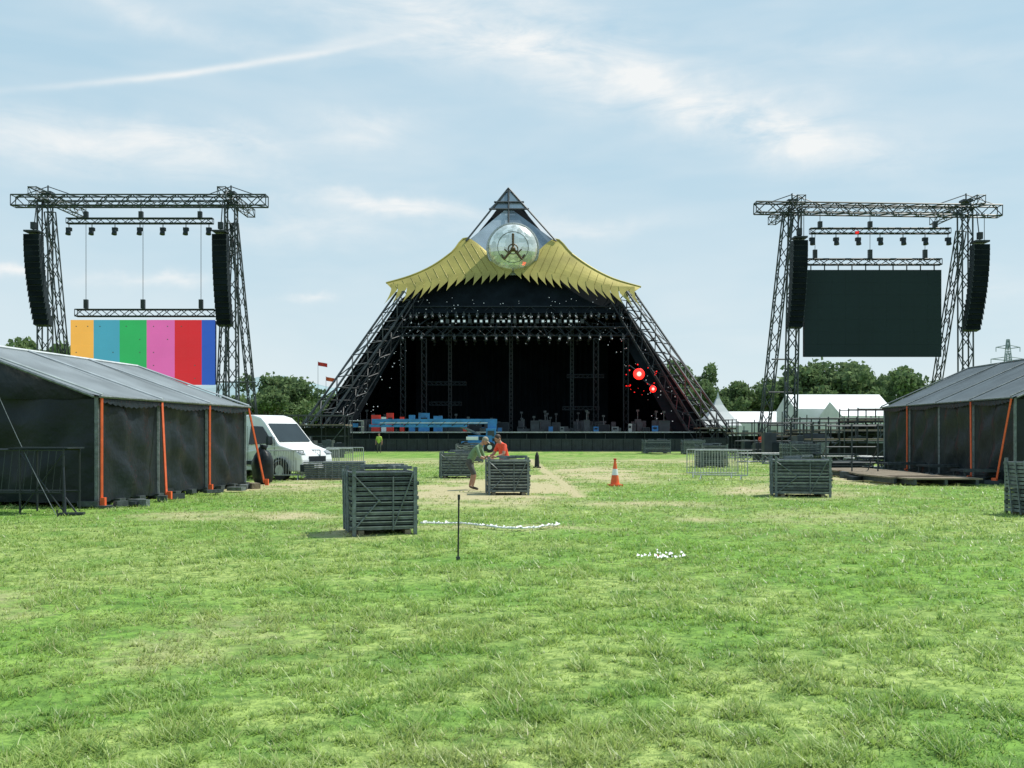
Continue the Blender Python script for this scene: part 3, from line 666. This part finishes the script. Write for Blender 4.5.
# ---------------------------------------------------------------- van
def van(loc,yaw):
    e=empty('parked_van',loc,yaw)
    prof=[(0,.32),(.02,.75),(-.03,.95),(-.35,1.12),(-.95,1.3),(-1.05,1.36),(-1.75,2.12),(-2.0,2.32),(-2.4,2.42),(-5.2,2.42),(-5.35,2.3),(-5.45,.6),(-5.42,.35)]
    def hw(z): return .98 if z<1.1 else .98-.13*((z-1.1)/1.3)**1.3
    mb=MB(); n=len(prof)
    vs=[]
    for s_ in(-1,1):
        for x_,z in prof:
            k=.86 if x_>-.2 else (.95 if x_>-.6 else 1); vs.append((x_,s_*hw(z)*k,z))
    fs=[tuple(range(n)),tuple(range(2*n-1,n-1,-1))]+[(i,n+i,n+(i+1)%n,(i+1)%n) for i in range(n)]
    mb.add(vs,fs,'white'); mb.obj('body',parent=e,bevel=.05)
    mb=MB()
    def pt(x_,y_,z,o=.02): return Vector((x_+o,y_,z+o))
    mb.add([pt(-1.08,-.84,1.40),pt(-1.08,.84,1.40),pt(-1.72,.78,2.08),pt(-1.72,-.78,2.08)],[(0,1,2,3)],'glass')
    for s_ in(-1,1):
        y0=lambda z:s_*(hw(z)+.012)
        pts=[(-1.28,1.36),(-1.85,1.98),(-2.45,2.0),(-2.5,1.30)]; mb.add([(x_,y0(z),z) for x_,z in pts],[(0,1,2,3)],'glass')
        mb.add([(.0,s_*.55,.98),(.0,s_*.84,.98),(-.22,s_*.86,1.09),(-.2,s_*.6,1.1)],[(0,1,2,3)],'alu')
        mb.box((-1.35,s_*1.1,1.45),(.12,.2,.32),'black2')
        for z in(.62,): mb.box((-3.1,s_*(hw(z)+.005),z),(3.6,.03,.14),'black2')
        for x_ in(-1.2,-2.55,-3.9): mb.box((x_,s_*(hw(1.2)+.003),1.25),(.015,.012,1.5 if x_<-2 else .7),'galv')
        for x_ in(-.95,-4.4):
            mb.tube((x_,s_*.72,.36),(x_,s_*.99,.36),.36,'rubber',20); mb.tube((x_,s_*.98,.36),(x_,s_*1.005,.36),.2,'alu',14)
            for k in range(10):
                a0,a1=math.pi*k/10,math.pi*(k+1)/10; mb.tube((x_+math.cos(a0)*.43,s_*.985,.36+math.sin(a0)*.43),(x_+math.cos(a1)*.43,s_*.985,.36+math.sin(a1)*.43),.045,'black2',5)
    mb.box((.0,0,.45),(.14,1.7,.26),'black2'); mb.box((.02,0,.78),(.04,.9,.2),'black2'); mb.box((.085,0,.5),(.01,.5,.11),'white')
    mb.tube((-1.1,-.5,1.4),(-1.4,.1,1.7),.012,'black2',4)
    mb.obj('windows_wheels_trim',parent=e)
van(Vector((-7.25,37.2,0)),math.radians(-30))
mb=MB(); mb.ball((0,0,.62),(.36,.36,.62),'vinyl',18,12,lambda d_:1+.12*math.sin(5*d_.x+3*d_.z)*math.cos(4*d_.y)+(.12 if d_.z<-.3 else 0)); mb.tube((0,0,1.15),(.03,0,1.33),.1,'vinyl',8,.15)
mb.obj('tarp_bundle',G(263,34),0,smooth=True)

# ---------------------------------------------------------------- scaffold, marquees, misc
def scaffold(loc,nx_,ny_,nz_,w=2.0,h=1.8,deck=True):
    mb=MB()
    for i in range(nx_+1):
        for j in range(ny_+1): mb.tube((i*w,j*w,0),(i*w,j*w,nz_*h+1),.05,'steel',5); mb.box((i*w,j*w,.03),(.3,.3,.06),'wood')
    for k in range(1,nz_+1):
        for j in range(ny_+1): mb.tube((0,j*w,k*h),(nx_*w,j*w,k*h),.045,'steel',5); mb.tube((0,j*w,k*h+.9),(nx_*w,j*w,k*h+.9),.04,'steel2',5); mb.tube((0,j*w,k*h-.9),(nx_*w,j*w,k*h-.9),.04,'steel2',5)
        for i in range(nx_+1): mb.tube((i*w,0,k*h),(i*w,ny_*w,k*h),.045,'steel',5)
        for i in range(nx_): 
            if (i+k)%2: mb.tube((i*w,0,(k-1)*h),(i*w+w,0,k*h),.04,'steel2',5)
        if deck: mb.box((nx_*w/2,ny_*w/2,k*h+.08),(nx_*w,ny_*w,.1),'wood' if k==nz_ else 'galv2')
    mb.box((nx_*w/2,ny_*w*.9,nz_*h*.5),(nx_*w-.2,.1,nz_*h-.3),'black2')
    return mb.obj('scaffold_platform',loc)
scaffold(G(738,78),5,2,1,2.1,1.7); scaffold(G(800,70),4,2,1,2.0,1.9); scaffold(G(858,72),3,2,1,2.0,2.6)
scaffold(G(275,86),3,2,1,2.0,2.4); scaffold(G(700,99),2,2,1,1.8,2.2); scaffold(G(812,58),3,1,1,1.6,1.3); scaffold(G(768,66),2,1,1,1.5,1.5)
mb=MB()
for px,mm in((762,'red'),(748,'case'),(755,'case'),(772,'galv'),(815,'case'),(833,'blue'),(846,'galv')):
    q=G(px,76.5,.6); mb.box(q,(.9,.8,1.2),mm); mb.box(q+Vector((0,-.41,0)),(.75,.03,1.0),'black2'); mb.box(q+Vector((0,0,.64)),(.95,.85,.06),'galv')
mb.obj('equipment_cabinets')
def truss_section(loc,rz,Ln=3,w=.5,name='truss_section'):
    mb=MB(); truss(mb,(-Ln/2,0,w/2+.05),(Ln/2,0,w/2+.05),w,w,.035,.022,'galv',.6); mb.obj(name,loc,rz)
for px,d,rz,ln in((770,60,.2,4),(790,56,-.3,3),(842,52,.1,3),(868,48,.6,3),(752,70,0,4),(885,50,.2,2.5)): truss_section(G(px,d),rz,ln)
def deck_frame(loc,rz,h=.55):
    mb=MB(); mb.box((0,0,h),(2.0,1.0,.08),'black2'); 
    for x_ in(-.92,.92):
        for y_ in(-.42,.42): mb.tube((x_,y_,0),(x_,y_,h),.03,'steel2',5); mb.box((x_,y_,.015),(.16,.16,.03),'galv2')
    mb.tube((-.92,-.42,.1),(.92,-.42,h-.05),.02,'steel2',4); mb.tube((-.92,-.42,.12),(.92,-.42,.12),.02,'steel2',4); mb.box((0,-.51,h),(2.0,.02,.1),'galv2')
    mb.obj('stage_deck_frame',loc,rz)
for px,d,rz,h in((905,41,.1,.5),(948,38,.05,.5),(986,34.5,0,.45),(880,46,.3,.6),(835,49,-.1,.7),(858,46,.1,.45)): deck_frame(G(px,d),rz,h)
mb=MB(); r=random.Random(5)
for k in range(22):
    q=G(r.uniform(842,990),r.uniform(33.5,44)); q.z=.1
    if q.x<16.3: mb.box(q,(r.uniform(.2,.9),r.uniform(.15,.5),r.uniform(.08,.35)),r.choice(['galv2','wood','case','black2','galv']),rz=r.random()*3)
mb.obj('site_crate_clutter')
mb=MB()
for k in range(30):
    q=G(r.uniform(735,885),r.uniform(58,76)); h=r.uniform(.5,1.8); q.z=h/2; mb.box(q,(r.uniform(.4,1.4),.6,h),r.choice(['galv2','case','black2','case','steel2','galv']),rz=r.uniform(-.3,.3)); mb.box(q+Vector((0,0,h/2+.02)),(.3,.3,.04),'galv')
for k in range(14):
    q=G(r.uniform(735,885),r.uniform(56,76)); mb.tube(q,q+Vector((r.uniform(-.1,.1),0,r.uniform(1.6,3.2))),.035,'steel2',5)
mb.obj('equipment_case_group')
mb=MB()
for k in range(16):
    q=G(r.uniform(296,350),r.uniform(62,88)); h=r.uniform(.4,1.3); q.z=h/2; mb.box(q,(r.uniform(.4,1.4),.6,h),r.choice(['galv2','case','black2','case','steel2']),rz=r.uniform(-.3,.3)); mb.box(q+Vector((0,0,h/2+.02)),(.3,.3,.04),'galv')
mb.obj('equipment_case_group')
def white_marquee(px0,px1,d,he,hr,name='white_marquee'):
    mb=MB(); a=G(px0,d);b_=G(px1,d); n=max(2,int((b_-a).length/4)); dp=8; v=(b_-a)/n
    for i in range(n):
        p=a+v*i; q=p+v; B=Vector((0,dp,0)); H=Vector((0,0,he)); R_=Vector((0,dp/2,hr)); mb.add([p,q,q+H,p+H],[(0,1,2,3)],'whitecloth'); mb.add([p+H,q+H,q+R_,p+R_],[(0,1,2,3)],'whitecloth'); mb.add([p+B+H,q+B+H,q+R_,p+R_],[(3,2,1,0)],'whitecloth')
        mb.tube(p+Vector((0,-.05,0)),p+H+Vector((0,-.05,0)),.07,'galv',4); mb.box(p+v*.5+Vector((0,-.03,1.1)),(1.2,.05,2.1),'galv')
    B=Vector((0,dp,0));H=Vector((0,0,he));R_=Vector((0,dp/2,hr))
    for p in(a,b_): mb.add([p,p+B,p+B+H,p+R_,p+H],[(0,1,2,3,4)],'whitecloth')
    mb.obj(name)
white_marquee(795,892,115,4.6,6.4); white_marquee(842,900,105,3.6,5.2); white_marquee(728,790,125,3.2,4.6); white_marquee(985,1060,120,4,6)
mb=MB(); c=G(718,108); s_=2.0
for k in range(4):
    a0,a1=math.pi/4+k*math.pi/2,math.pi/4+(k+1)*math.pi/2
    for j in range(5):
        f0,f1=j/5,(j+1)/5; w0=s_*1.5*(1-f0)**1.6;w1=s_*1.5*(1-f1)**1.6; z0=2.6+f0*3.7;z1=2.6+f1*3.7
        mb.add([(math.cos(a0)*w0,math.sin(a0)*w0,z0),(math.cos(a1)*w0,math.sin(a1)*w0,z0),(math.cos(a1)*w1,math.sin(a1)*w1,z1),(math.cos(a0)*w1,math.sin(a0)*w1,z1)],[(0,1,2,3)],'whitecloth')
    mb.add([(math.cos(a0)*3,math.sin(a0)*3,0),(math.cos(a1)*3,math.sin(a1)*3,0),(math.cos(a1)*3,math.sin(a1)*3,2.6),(math.cos(a0)*3,math.sin(a0)*3,2.6)],[(0,1,2,3)],'whitecloth')
mb.obj('peaked_tent',c)
mb=MB(); H=49*1.0; c=G(1008,500)
prev=None
for k in range(9):
    z=H*k/8; w=4.2*(1-k/8)**1.1+.5; cs4=[Vector((sx*w,sy*w,z)) for sx,sy in((-1,-1),(1,-1),(1,1),(-1,1))]
    for i in range(4): mb.tube(cs4[i],cs4[(i+1)%4],.13,'haze',4)
    if prev:
        for i in range(4): mb.tube(prev[i],cs4[i],.22,'haze',4); mb.tube(prev[i],cs4[(i+1)%4],.12,'haze',4); mb.tube(prev[(i+1)%4],cs4[i],.12,'haze',4)
    prev=cs4
for z,w in((H*.68,7),(H*.8,8.5),(H*.92,6)):
    for s_ in(-1,1): mb.tube((0,0,z+1.2),(s_*w,0,z),.2,'haze',4); mb.tube((0,0,z-.8),(s_*w,0,z),.2,'haze',4); mb.tube((s_*w,0,z),(s_*w,0,z-2.2),.2,'haze',4)
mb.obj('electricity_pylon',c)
def flag(px,d,top,mm):
    mb=MB(); H=CH+(HY-top)*d/F; mb.tube((0,0,0),(0,0,H),.04,'galv',6,.02)
    mb.grid(lambda u,v:Vector((u*1.1,.12*math.sin(u*7),H-.1-v*.45-.2*u)),8,3,mm); mb.obj('flagpole',G(px,d))
flag(318,120,361,'red'); flag(326,118,376,'orange')
mb=MB()
for i,(px,d,w,l,rz) in enumerate([(850,41,2.4,3,.1),(880,38,2.4,3,-.1),(905,35,2.4,3,.05),(932,33.5,2.4,2.2,0)]):
    q=G(px,d); R=Matrix.Rotation(rz,3,'Z')
    for k in range(9): mb.box(q+R@Vector((0,-l/2+l*(k+.5)/9,.24)),(w,l/9*.86,.05),'wood',rz=rz)
    for k in(-1,0,1): mb.box(q+R@Vector((k*w*.42,0,.13)),(.1,l,.16),'galv2',rz=rz)
mb.obj('timber_decking')
mb=MB()
for i in range(5): mb.box((random.uniform(-.05,.05),0,.05+i*.1),(1.8,1.2,.07),'galv2',rz=random.uniform(-.05,.05)); 
mb.obj('stage_deck_pile',G(845,43.5),.1)
mb=MB()
for x_ in(0,1.0,2.0): mb.tube((x_,0,0),(x_,0,2.1),.03,'steel2',5)
for z in(.6,1.2,2.0): mb.tube((0,0,z),(2,0,z),.025,'steel2',5)
for x_ in (0,2): mb.tube((x_,0,0),(x_,1.4,0.02),.03,'steel2',5); mb.tube((x_,1.4,0),(x_,0,1.2),.02,'steel2',5)
mb.obj('handrail_frame',G(826,38.5))
mb=MB()
for i in range(9): mb.tube((i*1.5,0,0),(i*1.5,0,1.3),.03,'steel',5)
for z in(.7,1.25): mb.tube((0,0,z),(12,0,z),.03,'steel2',5)
mb.obj('post_and_rail_fence',G(735,64))
mb=MB()
for x_ in(0,.95): 
    for y_ in(0,.7): mb.tube((x_,y_,.0),(x_,y_,1.38),.022,'steel',5)
for z in(.45,1.36): 
    for y_ in(0,.7): mb.tube((-.9,y_,z),(.97,y_,z),.022,'steel',5)
mb.tube((0,0,.05),(.95,0,1.3),.015,'steel',4); mb.tube((.95,0,.05),(0,0,1.3),.015,'steel',4)
for k in range(12): mb.tube((-.9+k*.16,0,.45),(-.9+k*.16+.1,0,1.36),.007,'steel2',4)
mb.tube((.95,0,1.0),(1.15,-.3,.0),.02,'steel',5); mb.tube((.95,0,.4),(1.25,0,.0),.02,'steel',5)
mb.box((1.2,-.15,.02),(.5,.3,.04),'steel',rz=.3); mb.box((.4,.35,1.40),(1.3,.75,.03),'black2')
mb.obj('equipment_trolley',G(20,21.3),-.05)
mb=MB()
a=P(-20,352,22.6);b_=Vector((G(57,20.5).x,20.5,0)); 
for i in range(8): mb.tube(a.lerp(b_,i/8)-Vector((0,0,.12*math.sin(math.pi*i/8))),a.lerp(b_,(i+1)/8)-Vector((0,0,.12*math.sin(math.pi*(i+1)/8))),.007,'galv',5)
mb.tube(b_+Vector((0,0,.15)),b_-Vector((0,0,.2)),.02,'steel',5)
mb.obj('guy_rope')
mb=MB()
mb.box((0,0,.03),(.42,.42,.06),'orange')
def cone(z0,z1,mm,o=0): 
    r=lambda z:.16-.13*(z/.85)+o
    mb.tube((0,0,z0),(0,0,z1),r(z0),mm,20,r(z1))
cone(.06,.85,'orange'); cone(.36,.56,'white',.004); mb.tube((0,0,.85),(0,0,.9),.05,'red',10)
mb.obj('traffic_cone',G(615,32.7),.2,smooth=False)
mb=MB(); mb.tube((0,0,-.1),(.012,0,.86),.013,'steel',6); mb.tube((.012,0,.80),(.012,0,.87),.02,'steel',6); mb.tube((0,0,-.02),(0,0,.02),.03,'steel2',8); mb.obj('metal_stake',G(458,13.7))
mb=MB(); mb.tube((0,0,0),(0,0,.62),.13,'rubber',12,.1); mb.tube((0,0,.62),(0,0,.8),.1,'rubber',12,.03); mb.box((0,0,.03),(.4,.4,.06),'rubber'); mb.obj('bollard',G(537,50))
mb=MB(); pts=[]
for i in range(90):
    t=i/89; px=421+t*139; py=526.5+4.5*math.sin(t*math.pi)-2.4*math.sin(t*6)+random.uniform(-.25,.25)
    d=CH*F/(py-HY); q=G(px,d); q.z=groundz(q.x,q.y)+.05; pts.append(q)
for a,b_ in zip(pts,pts[1:]):
    mb.tube(a,b_,random.uniform(.012,.022),'whitecloth',5)
    if random.random()<.12: 
        q=a.lerp(b_,.5)+Vector((0,random.uniform(-.1,.1),.01)); s_=random.uniform(.02,.05); mb.add([q+Vector((-s_,-s_,0)),q+Vector((s_,-s_*.6,.02)),q+Vector((s_*.8,s_,0)),q+Vector((-s_*.6,s_*.8,.03))],[(0,1,2),(0,2,3)],'whitecloth')
mb.obj('white_tape_line')
mb=MB()
for i in range(34):
    px=random.gauss(665,12); py=random.gauss(557.5,1.6); d=CH*F/(py-HY); q=G(px,d); q.z=groundz(q.x,q.y)+.03
    s_=random.uniform(.012,.045)
    mb.add([q+Vector((-s_,-s_,0)),q+Vector((s_,-s_*.6,.02)),q+Vector((s_*.8,s_,0)),q+Vector((-s_*.6,s_*.8,.03))],[(0,1,2),(0,2,3)],'whitecloth' if i!=5 else 'red')
mb.obj('paper_litter')

# ---------------------------------------------------------------- people
def person(name,loc,yaw,J,top,leg,shoe='boot',hat=None,sleeve=True,short=True):
    V=[];R_=[];E=[];lab=[]
    def v(k,r): V.append(Vector(J[k]) if isinstance(k,str) else Vector(k)); R_.append(r); return len(V)-1
    def e_(a,b_,m_): E.append((a,b_)); lab.append(m_)
    pe=v('pelvis',.145); sp=v('spine',.135); ch=v('chest',.15); nk=v('neck',.06); hd=v('head',.07)
    e_(pe,sp,top); e_(sp,ch,top); e_(ch,nk,top); e_(nk,hd,'skin')
    for s_ in('l','r'):
        sh=v('sh_'+s_,.072); el=v('el_'+s_,.048); wr=v('wr_'+s_,.032); ha=v('ha_'+s_,.04)
        e_(ch,sh,top); 
        md=v(tuple(Vector(J['sh_'+s_]).lerp(Vector(J['el_'+s_]),.6)),.055); e_(sh,md,top); e_(md,el,'skin' if not sleeve else top); e_(el,wr,'skin'); e_(wr,ha,'skin')
        hp=v('hip_'+s_,.105); kn=v('kn_'+s_,.065); an=v('an_'+s_,.042); to=v('to_'+s_,.04)
        mk=v(tuple(Vector(J['hip_'+s_]).lerp(Vector(J['kn_'+s_]),.85)),.078)
        e_(pe,hp,leg); e_(hp,mk,leg); e_(mk,kn,leg); e_(kn,an,'skin' if short else leg); e_(an,to,shoe)
    me=bpy.data.meshes.new('b'); me.from_pydata(V,E,[]); o=bpy.data.objects.new('b',me); scene.collection.objects.link(o)
    sk=o.modifiers.new('s','SKIN'); sk.use_smooth_shade=True
    for i,r in enumerate(R_): me.skin_vertices[0].data[i].radius=(r,r)
    me.skin_vertices[0].data[0].use_root=True
    ss=o.modifiers.new('ss','SUBSURF'); ss.levels=2; ss.render_levels=2
    dg=bpy.context.evaluated_depsgraph_get(); ev=o.evaluated_get(dg); nm=bpy.data.meshes.new_from_object(ev)
    mb=MB(); vv=[x.co.copy() for x in nm.vertices]
    groups={}
    for p in nm.polygons:
        c=p.center; best=1e9
        for (a,b_),m_ in zip(E,lab):
            A,B=V[a],V[b_]; t=max(0,min(1,(c-A).dot(B-A)/max(1e-9,(B-A).length_squared))); r=R_[a]+(R_[b_]-R_[a])*t
            q=(c-A.lerp(B,t)).length-r
            if q<best: best=q; bm=m_
        groups.setdefault(bm,[]).append(tuple(p.vertices))
    mb.v+=[tuple(x) for x in vv]
    for m_,fs in groups.items(): i=mb.mi(m_); mb.f+=fs; mb.m+=[i]*len(fs)
    bpy.data.objects.remove(o)
    H=Vector(J['head']); up=(H-Vector(J['neck'])).normalized(); fw=Vector(J['look']).normalized(); fw=(fw-up*fw.dot(up)*.6).normalized(); sd=fw.cross(up).normalized(); up=sd.cross(fw)
    R3=Matrix((fw,sd,up)).transposed(); c=H+up*.045
    def hb(off,r,m_,f=None,nu=16,nv=12):
        q=MB(); q.ball((0,0,0),r,m_,nu,nv,f); mb.add([c+R3@(Vector(x)+Vector(off)) for x in q.v],q.f,m_)
    hb((0,0,0),(.098,.078,.118),'skin',lambda d:1-(.16*max(0,-d.z-.2) if d.x<.3 else 0))
    hb((.055,0,-.055),(.045,.05,.05),'skin'); hb((.10,0,-.01),(.02,.014,.028),'skin',nu=8,nv=6)
    for s_ in(-1,1): hb((-.005,s_*.08,-.005),(.02,.01,.03),'skin',nu=8,nv=6); hb((.086,s_*.03,.012),(.012,.013,.009),'hair',nu=8,nv=6)
    hb((.092,0,-.055),(.01,.025,.006),'red',nu=8,nv=6)
    hb((-.014,0,.03),(.10,.086,.10),hat or 'hair')
    if hat: hb((.11,0,.045),(.07,.07,.01),hat)
    for s_ in('l','r'):
        ha=Vector(J['ha_'+s_]); dr=(ha-Vector(J['wr_'+s_])).normalized(); ac=dr.orthogonal().normalized(); dn=dr.cross(ac)
        for k in range(4):
            b0=ha+ac*(k-1.5)*.02; l=(.036,.042,.04,.03)[k]; m1_=b0+dr*(.03+l*.6); m2_=m1_+(dr*.6+dn*.7)*l*.8
            mb.tube(b0,m1_,.0095,'skin',6,.0085); mb.tube(m1_,m2_,.0085,'skin',6,.007)
        t0=ha-dr*.02+ac*.03; mb.tube(t0,t0+(ac*.7+dr*.7)*.045,.011,'skin',6,.009); mb.tube(t0+(ac*.7+dr*.7)*.045,t0+(ac*.3+dr)*.07,.009,'skin',6,.007)
    return mb.obj(name,loc,yaw,smooth=True)
bend=dict(pelvis=(-.14,0,.90),spine=(.0,0,1.08),chest=(.14,0,1.25),neck=(.26,0,1.38),head=(.35,0,1.46),look=(1,0,-.7),
 sh_l=(.17,.19,1.28),sh_r=(.17,-.19,1.28),el_l=(.28,.23,1.01),el_r=(.30,-.23,1.01),wr_l=(.48,.16,.93),wr_r=(.50,-.16,.94),ha_l=(.56,.14,.92),ha_r=(.58,-.14,.93),
 hip_l=(-.12,.1,.84),hip_r=(-.12,-.1,.84),kn_l=(-.04,.15,.47),kn_r=(.10,-.13,.48),an_l=(-.16,.16,.09),an_r=(.02,-.14,.09),to_l=(.04,.17,.035),to_r=(.22,-.15,.035))
person('worker_green_shirt',G(473,30.4),math.radians(-15),bend,'olive','short',hat='cap')
lean=dict(pelvis=(-.04,0,.95),spine=(.0,0,1.12),chest=(.08,0,1.30),neck=(.15,0,1.44),head=(.20,0,1.53),look=(1,0,-.5),
 sh_l=(.09,.19,1.36),sh_r=(.09,-.19,1.36),el_l=(.20,.26,1.10),el_r=(.20,-.26,1.10),wr_l=(.40,.18,1.04),wr_r=(.42,-.18,1.04),ha_l=(.48,.16,1.03),ha_r=(.50,-.16,1.03),
 hip_l=(-.03,.1,.88),hip_r=(-.03,-.1,.88),kn_l=(0,.12,.49),kn_r=(.05,-.12,.49),an_l=(-.05,.12,.09),an_r=(.0,-.13,.09),to_l=(.14,.14,.035),to_r=(.19,-.15,.035))
person('worker_red_vest',G(504,29.3),math.radians(215),lean,'hivis','short',sleeve=False)
stand=dict(lean); stand.update(dict(chest=(.0,0,1.34),neck=(.0,0,1.5),head=(.01,0,1.6),sh_l=(0,.19,1.42),sh_r=(0,-.19,1.42),el_l=(0,.26,1.12),el_r=(0,-.26,1.12),wr_l=(.1,.27,.88),wr_r=(.08,-.27,.86),ha_l=(.12,.27,.8),ha_r=(.1,-.27,.78),look=(1,0,0)))
person('worker_yellow_vest',G(379,90),math.radians(-90),stand,'hiviy','short',short=False)
person('worker_red_vest',G(762,74),math.radians(-90),stand,'hivis','short',short=False)

# ---------------------------------------------------------------- world & sun
sun=Vector((.50,.22,.84)).normalized(); el=math.asin(sun.z); rot=math.atan2(sun.x,sun.y)
w=bpy.data.worlds.new('World'); scene.world=w; w.use_nodes=True; t=w.node_tree; N=t.nodes; L=t.links; N.clear()
try: w.cycles.sampling_method='NONE'
except Exception as ex: print(ex)
out=N.new('ShaderNodeOutputWorld'); bg=N.new('ShaderNodeBackground'); L.new(bg.outputs[0],out.inputs[0]); ST=.1; bg.inputs[1].default_value=ST
sk=N.new('ShaderNodeTexSky'); sk.sky_type='NISHITA'; sk.sun_disc=False; sk.sun_elevation=el; sk.sun_rotation=rot; sk.air_density=1.0; sk.dust_density=1.0; sk.ozone_density=1.5
tc=N.new('ShaderNodeTexCoord').outputs['Generated']; sp=N.new('ShaderNodeSeparateXYZ'); L.new(tc,sp.inputs[0])
def mth(op,a,b_=None,c=None,cl=False):
    n=N.new('ShaderNodeMath'); n.operation=op; n.use_clamp=cl
    for i,v_ in enumerate((a,b_,c)):
        if v_ is None: continue
        if isinstance(v_,(int,float)): n.inputs[i].default_value=v_
        else: L.new(v_,n.inputs[i])
    return n.outputs[0]
az=mth('ARCTAN2',sp.outputs[0],sp.outputs[1]); ele=mth('ARCSINE',sp.outputs[2])
cmb=N.new('ShaderNodeCombineXYZ'); L.new(az,cmb.inputs[0]); L.new(ele,cmb.inputs[1]); ae=cmb.outputs[0]
ws=N.new('ShaderNodeSeparateColor'); L.new(noise(N,L,ae,7.5,5,.62,0,True),ws.inputs[0])
wx=mth('SUBTRACT',ws.outputs[0],.5); wy=mth('SUBTRACT',ws.outputs[1],.5); wx2=mth('SUBTRACT',ws.outputs[2],.5)
azw=mth('ADD',az,mth('MULTIPLY',wx,.13)); elw=mth('ADD',ele,mth('MULTIPLY',wy,.06))
def blob(px,py,a,b_,ang,k,wv=True):
    A0=math.atan((px-CX)/F); E0=math.atan((HY-py)/F*math.cos(A0)); ca,sa=math.cos(math.radians(ang)),math.sin(math.radians(ang))
    u=mth('SUBTRACT',azw if wv else az,A0); v=mth('SUBTRACT',elw if wv else mth('ADD',ele,mth('MULTIPLY',wx2,.008)),E0)
    p=mth('MULTIPLY_ADD',u,ca*F/a,mth('MULTIPLY',v,sa*F/a)); q=mth('MULTIPLY_ADD',u,-sa*F/b_,mth('MULTIPLY',v,ca*F/b_))
    r=mth('ADD',mth('MULTIPLY',p,p),mth('MULTIPLY',q,q)); return mth('MULTIPLY',mth('EXPONENT',mth('MULTIPLY',r,-1)),k)
tot=None
for a in [(470,25,190,42,-6,.6),(630,80,220,32,-17,.85),(775,128,100,18,-22,.8),(90,140,180,26,-2,.85),(190,133,70,14,0,.5),(360,125,60,16,0,.7),(385,206,85,10,-2,1.0),(300,232,130,22,0,.5),
          (155,284,50,6,0,.9),(312,297,20,5,0,1.0),(5,265,35,5,0,.8),(560,228,90,9,0,.5),(900,60,120,16,-10,.35),(950,300,120,30,0,.4),(130,8,160,12,-8,.4)]:
    bl=blob(*a); tot=bl if tot is None else mth('ADD',tot,bl)
mp=N.new('ShaderNodeMapping'); L.new(ae,mp.inputs[0]); mp.inputs['Rotation'].default_value=(0,0,math.radians(15)); mp.inputs['Scale'].default_value=(1,3.6,1)
fib=noise(N,L,mp.outputs[0],8,5,.62,.5); fibr=ramp(N,L,fib,[(.33,.12),(.70,1)])
cl=mth('MULTIPLY',tot,fibr)
cl=mth('ADD',cl,mth('MULTIPLY',ramp(N,L,noise(N,L,mp.outputs[0],2.6,4,.6,.3),[(.42,0),(.8,1)]),.35))
con=mth('MULTIPLY',mth('ADD',blob(215,69,150,3.0,12.3,.7,False),blob(330,45,50,5,14,.3,False)),mth('ADD',mth('MULTIPLY',wx2,1.6),.8))
cl=mth('ADD',cl,mth('MAXIMUM',con,0))
hz=mth('MULTIPLY',mth('EXPONENT',mth('MULTIPLY',mth('ABSOLUTE',ele),-4.4)),.88)
SKY=tuple(c_/ST for c_ in S2L((172,211,233)))
base=mixc(N,L,.88,sk.outputs[0],SKY)
c1=mixc(N,L,mth('MINIMUM',hz,.92),base,tuple(c_/ST for c_ in S2L((230,242,244))))
c2=mixc(N,L,mth('MINIMUM',cl,.9),c1,tuple(c_/ST for c_ in S2L((248,249,248))))
L.new(c2,bg.inputs[0])
l=bpy.data.lights.new('sun','SUN'); l.energy=5.0; l.angle=math.radians(.55); l.color=(1,.955,.87); o=bpy.data.objects.new('sun',l); scene.collection.objects.link(o); o.rotation_euler=sun.to_track_quat('Z','Y').to_euler(); o.location=(30,20,60)
cam=bpy.data.cameras.new('camera'); co_=bpy.data.objects.new('camera',cam); scene.collection.objects.link(co_); co_.location=(0,0,CH); co_.rotation_euler=(math.pi/2,0,0)
cam.sensor_width=36; cam.lens=36*F/1024; cam.shift_y=50/1024; cam.clip_end=6000; cam.clip_start=.1; scene.camera=co_
scene.view_settings.view_transform='Standard'; scene.view_settings.look='None'; scene.view_settings.exposure=0
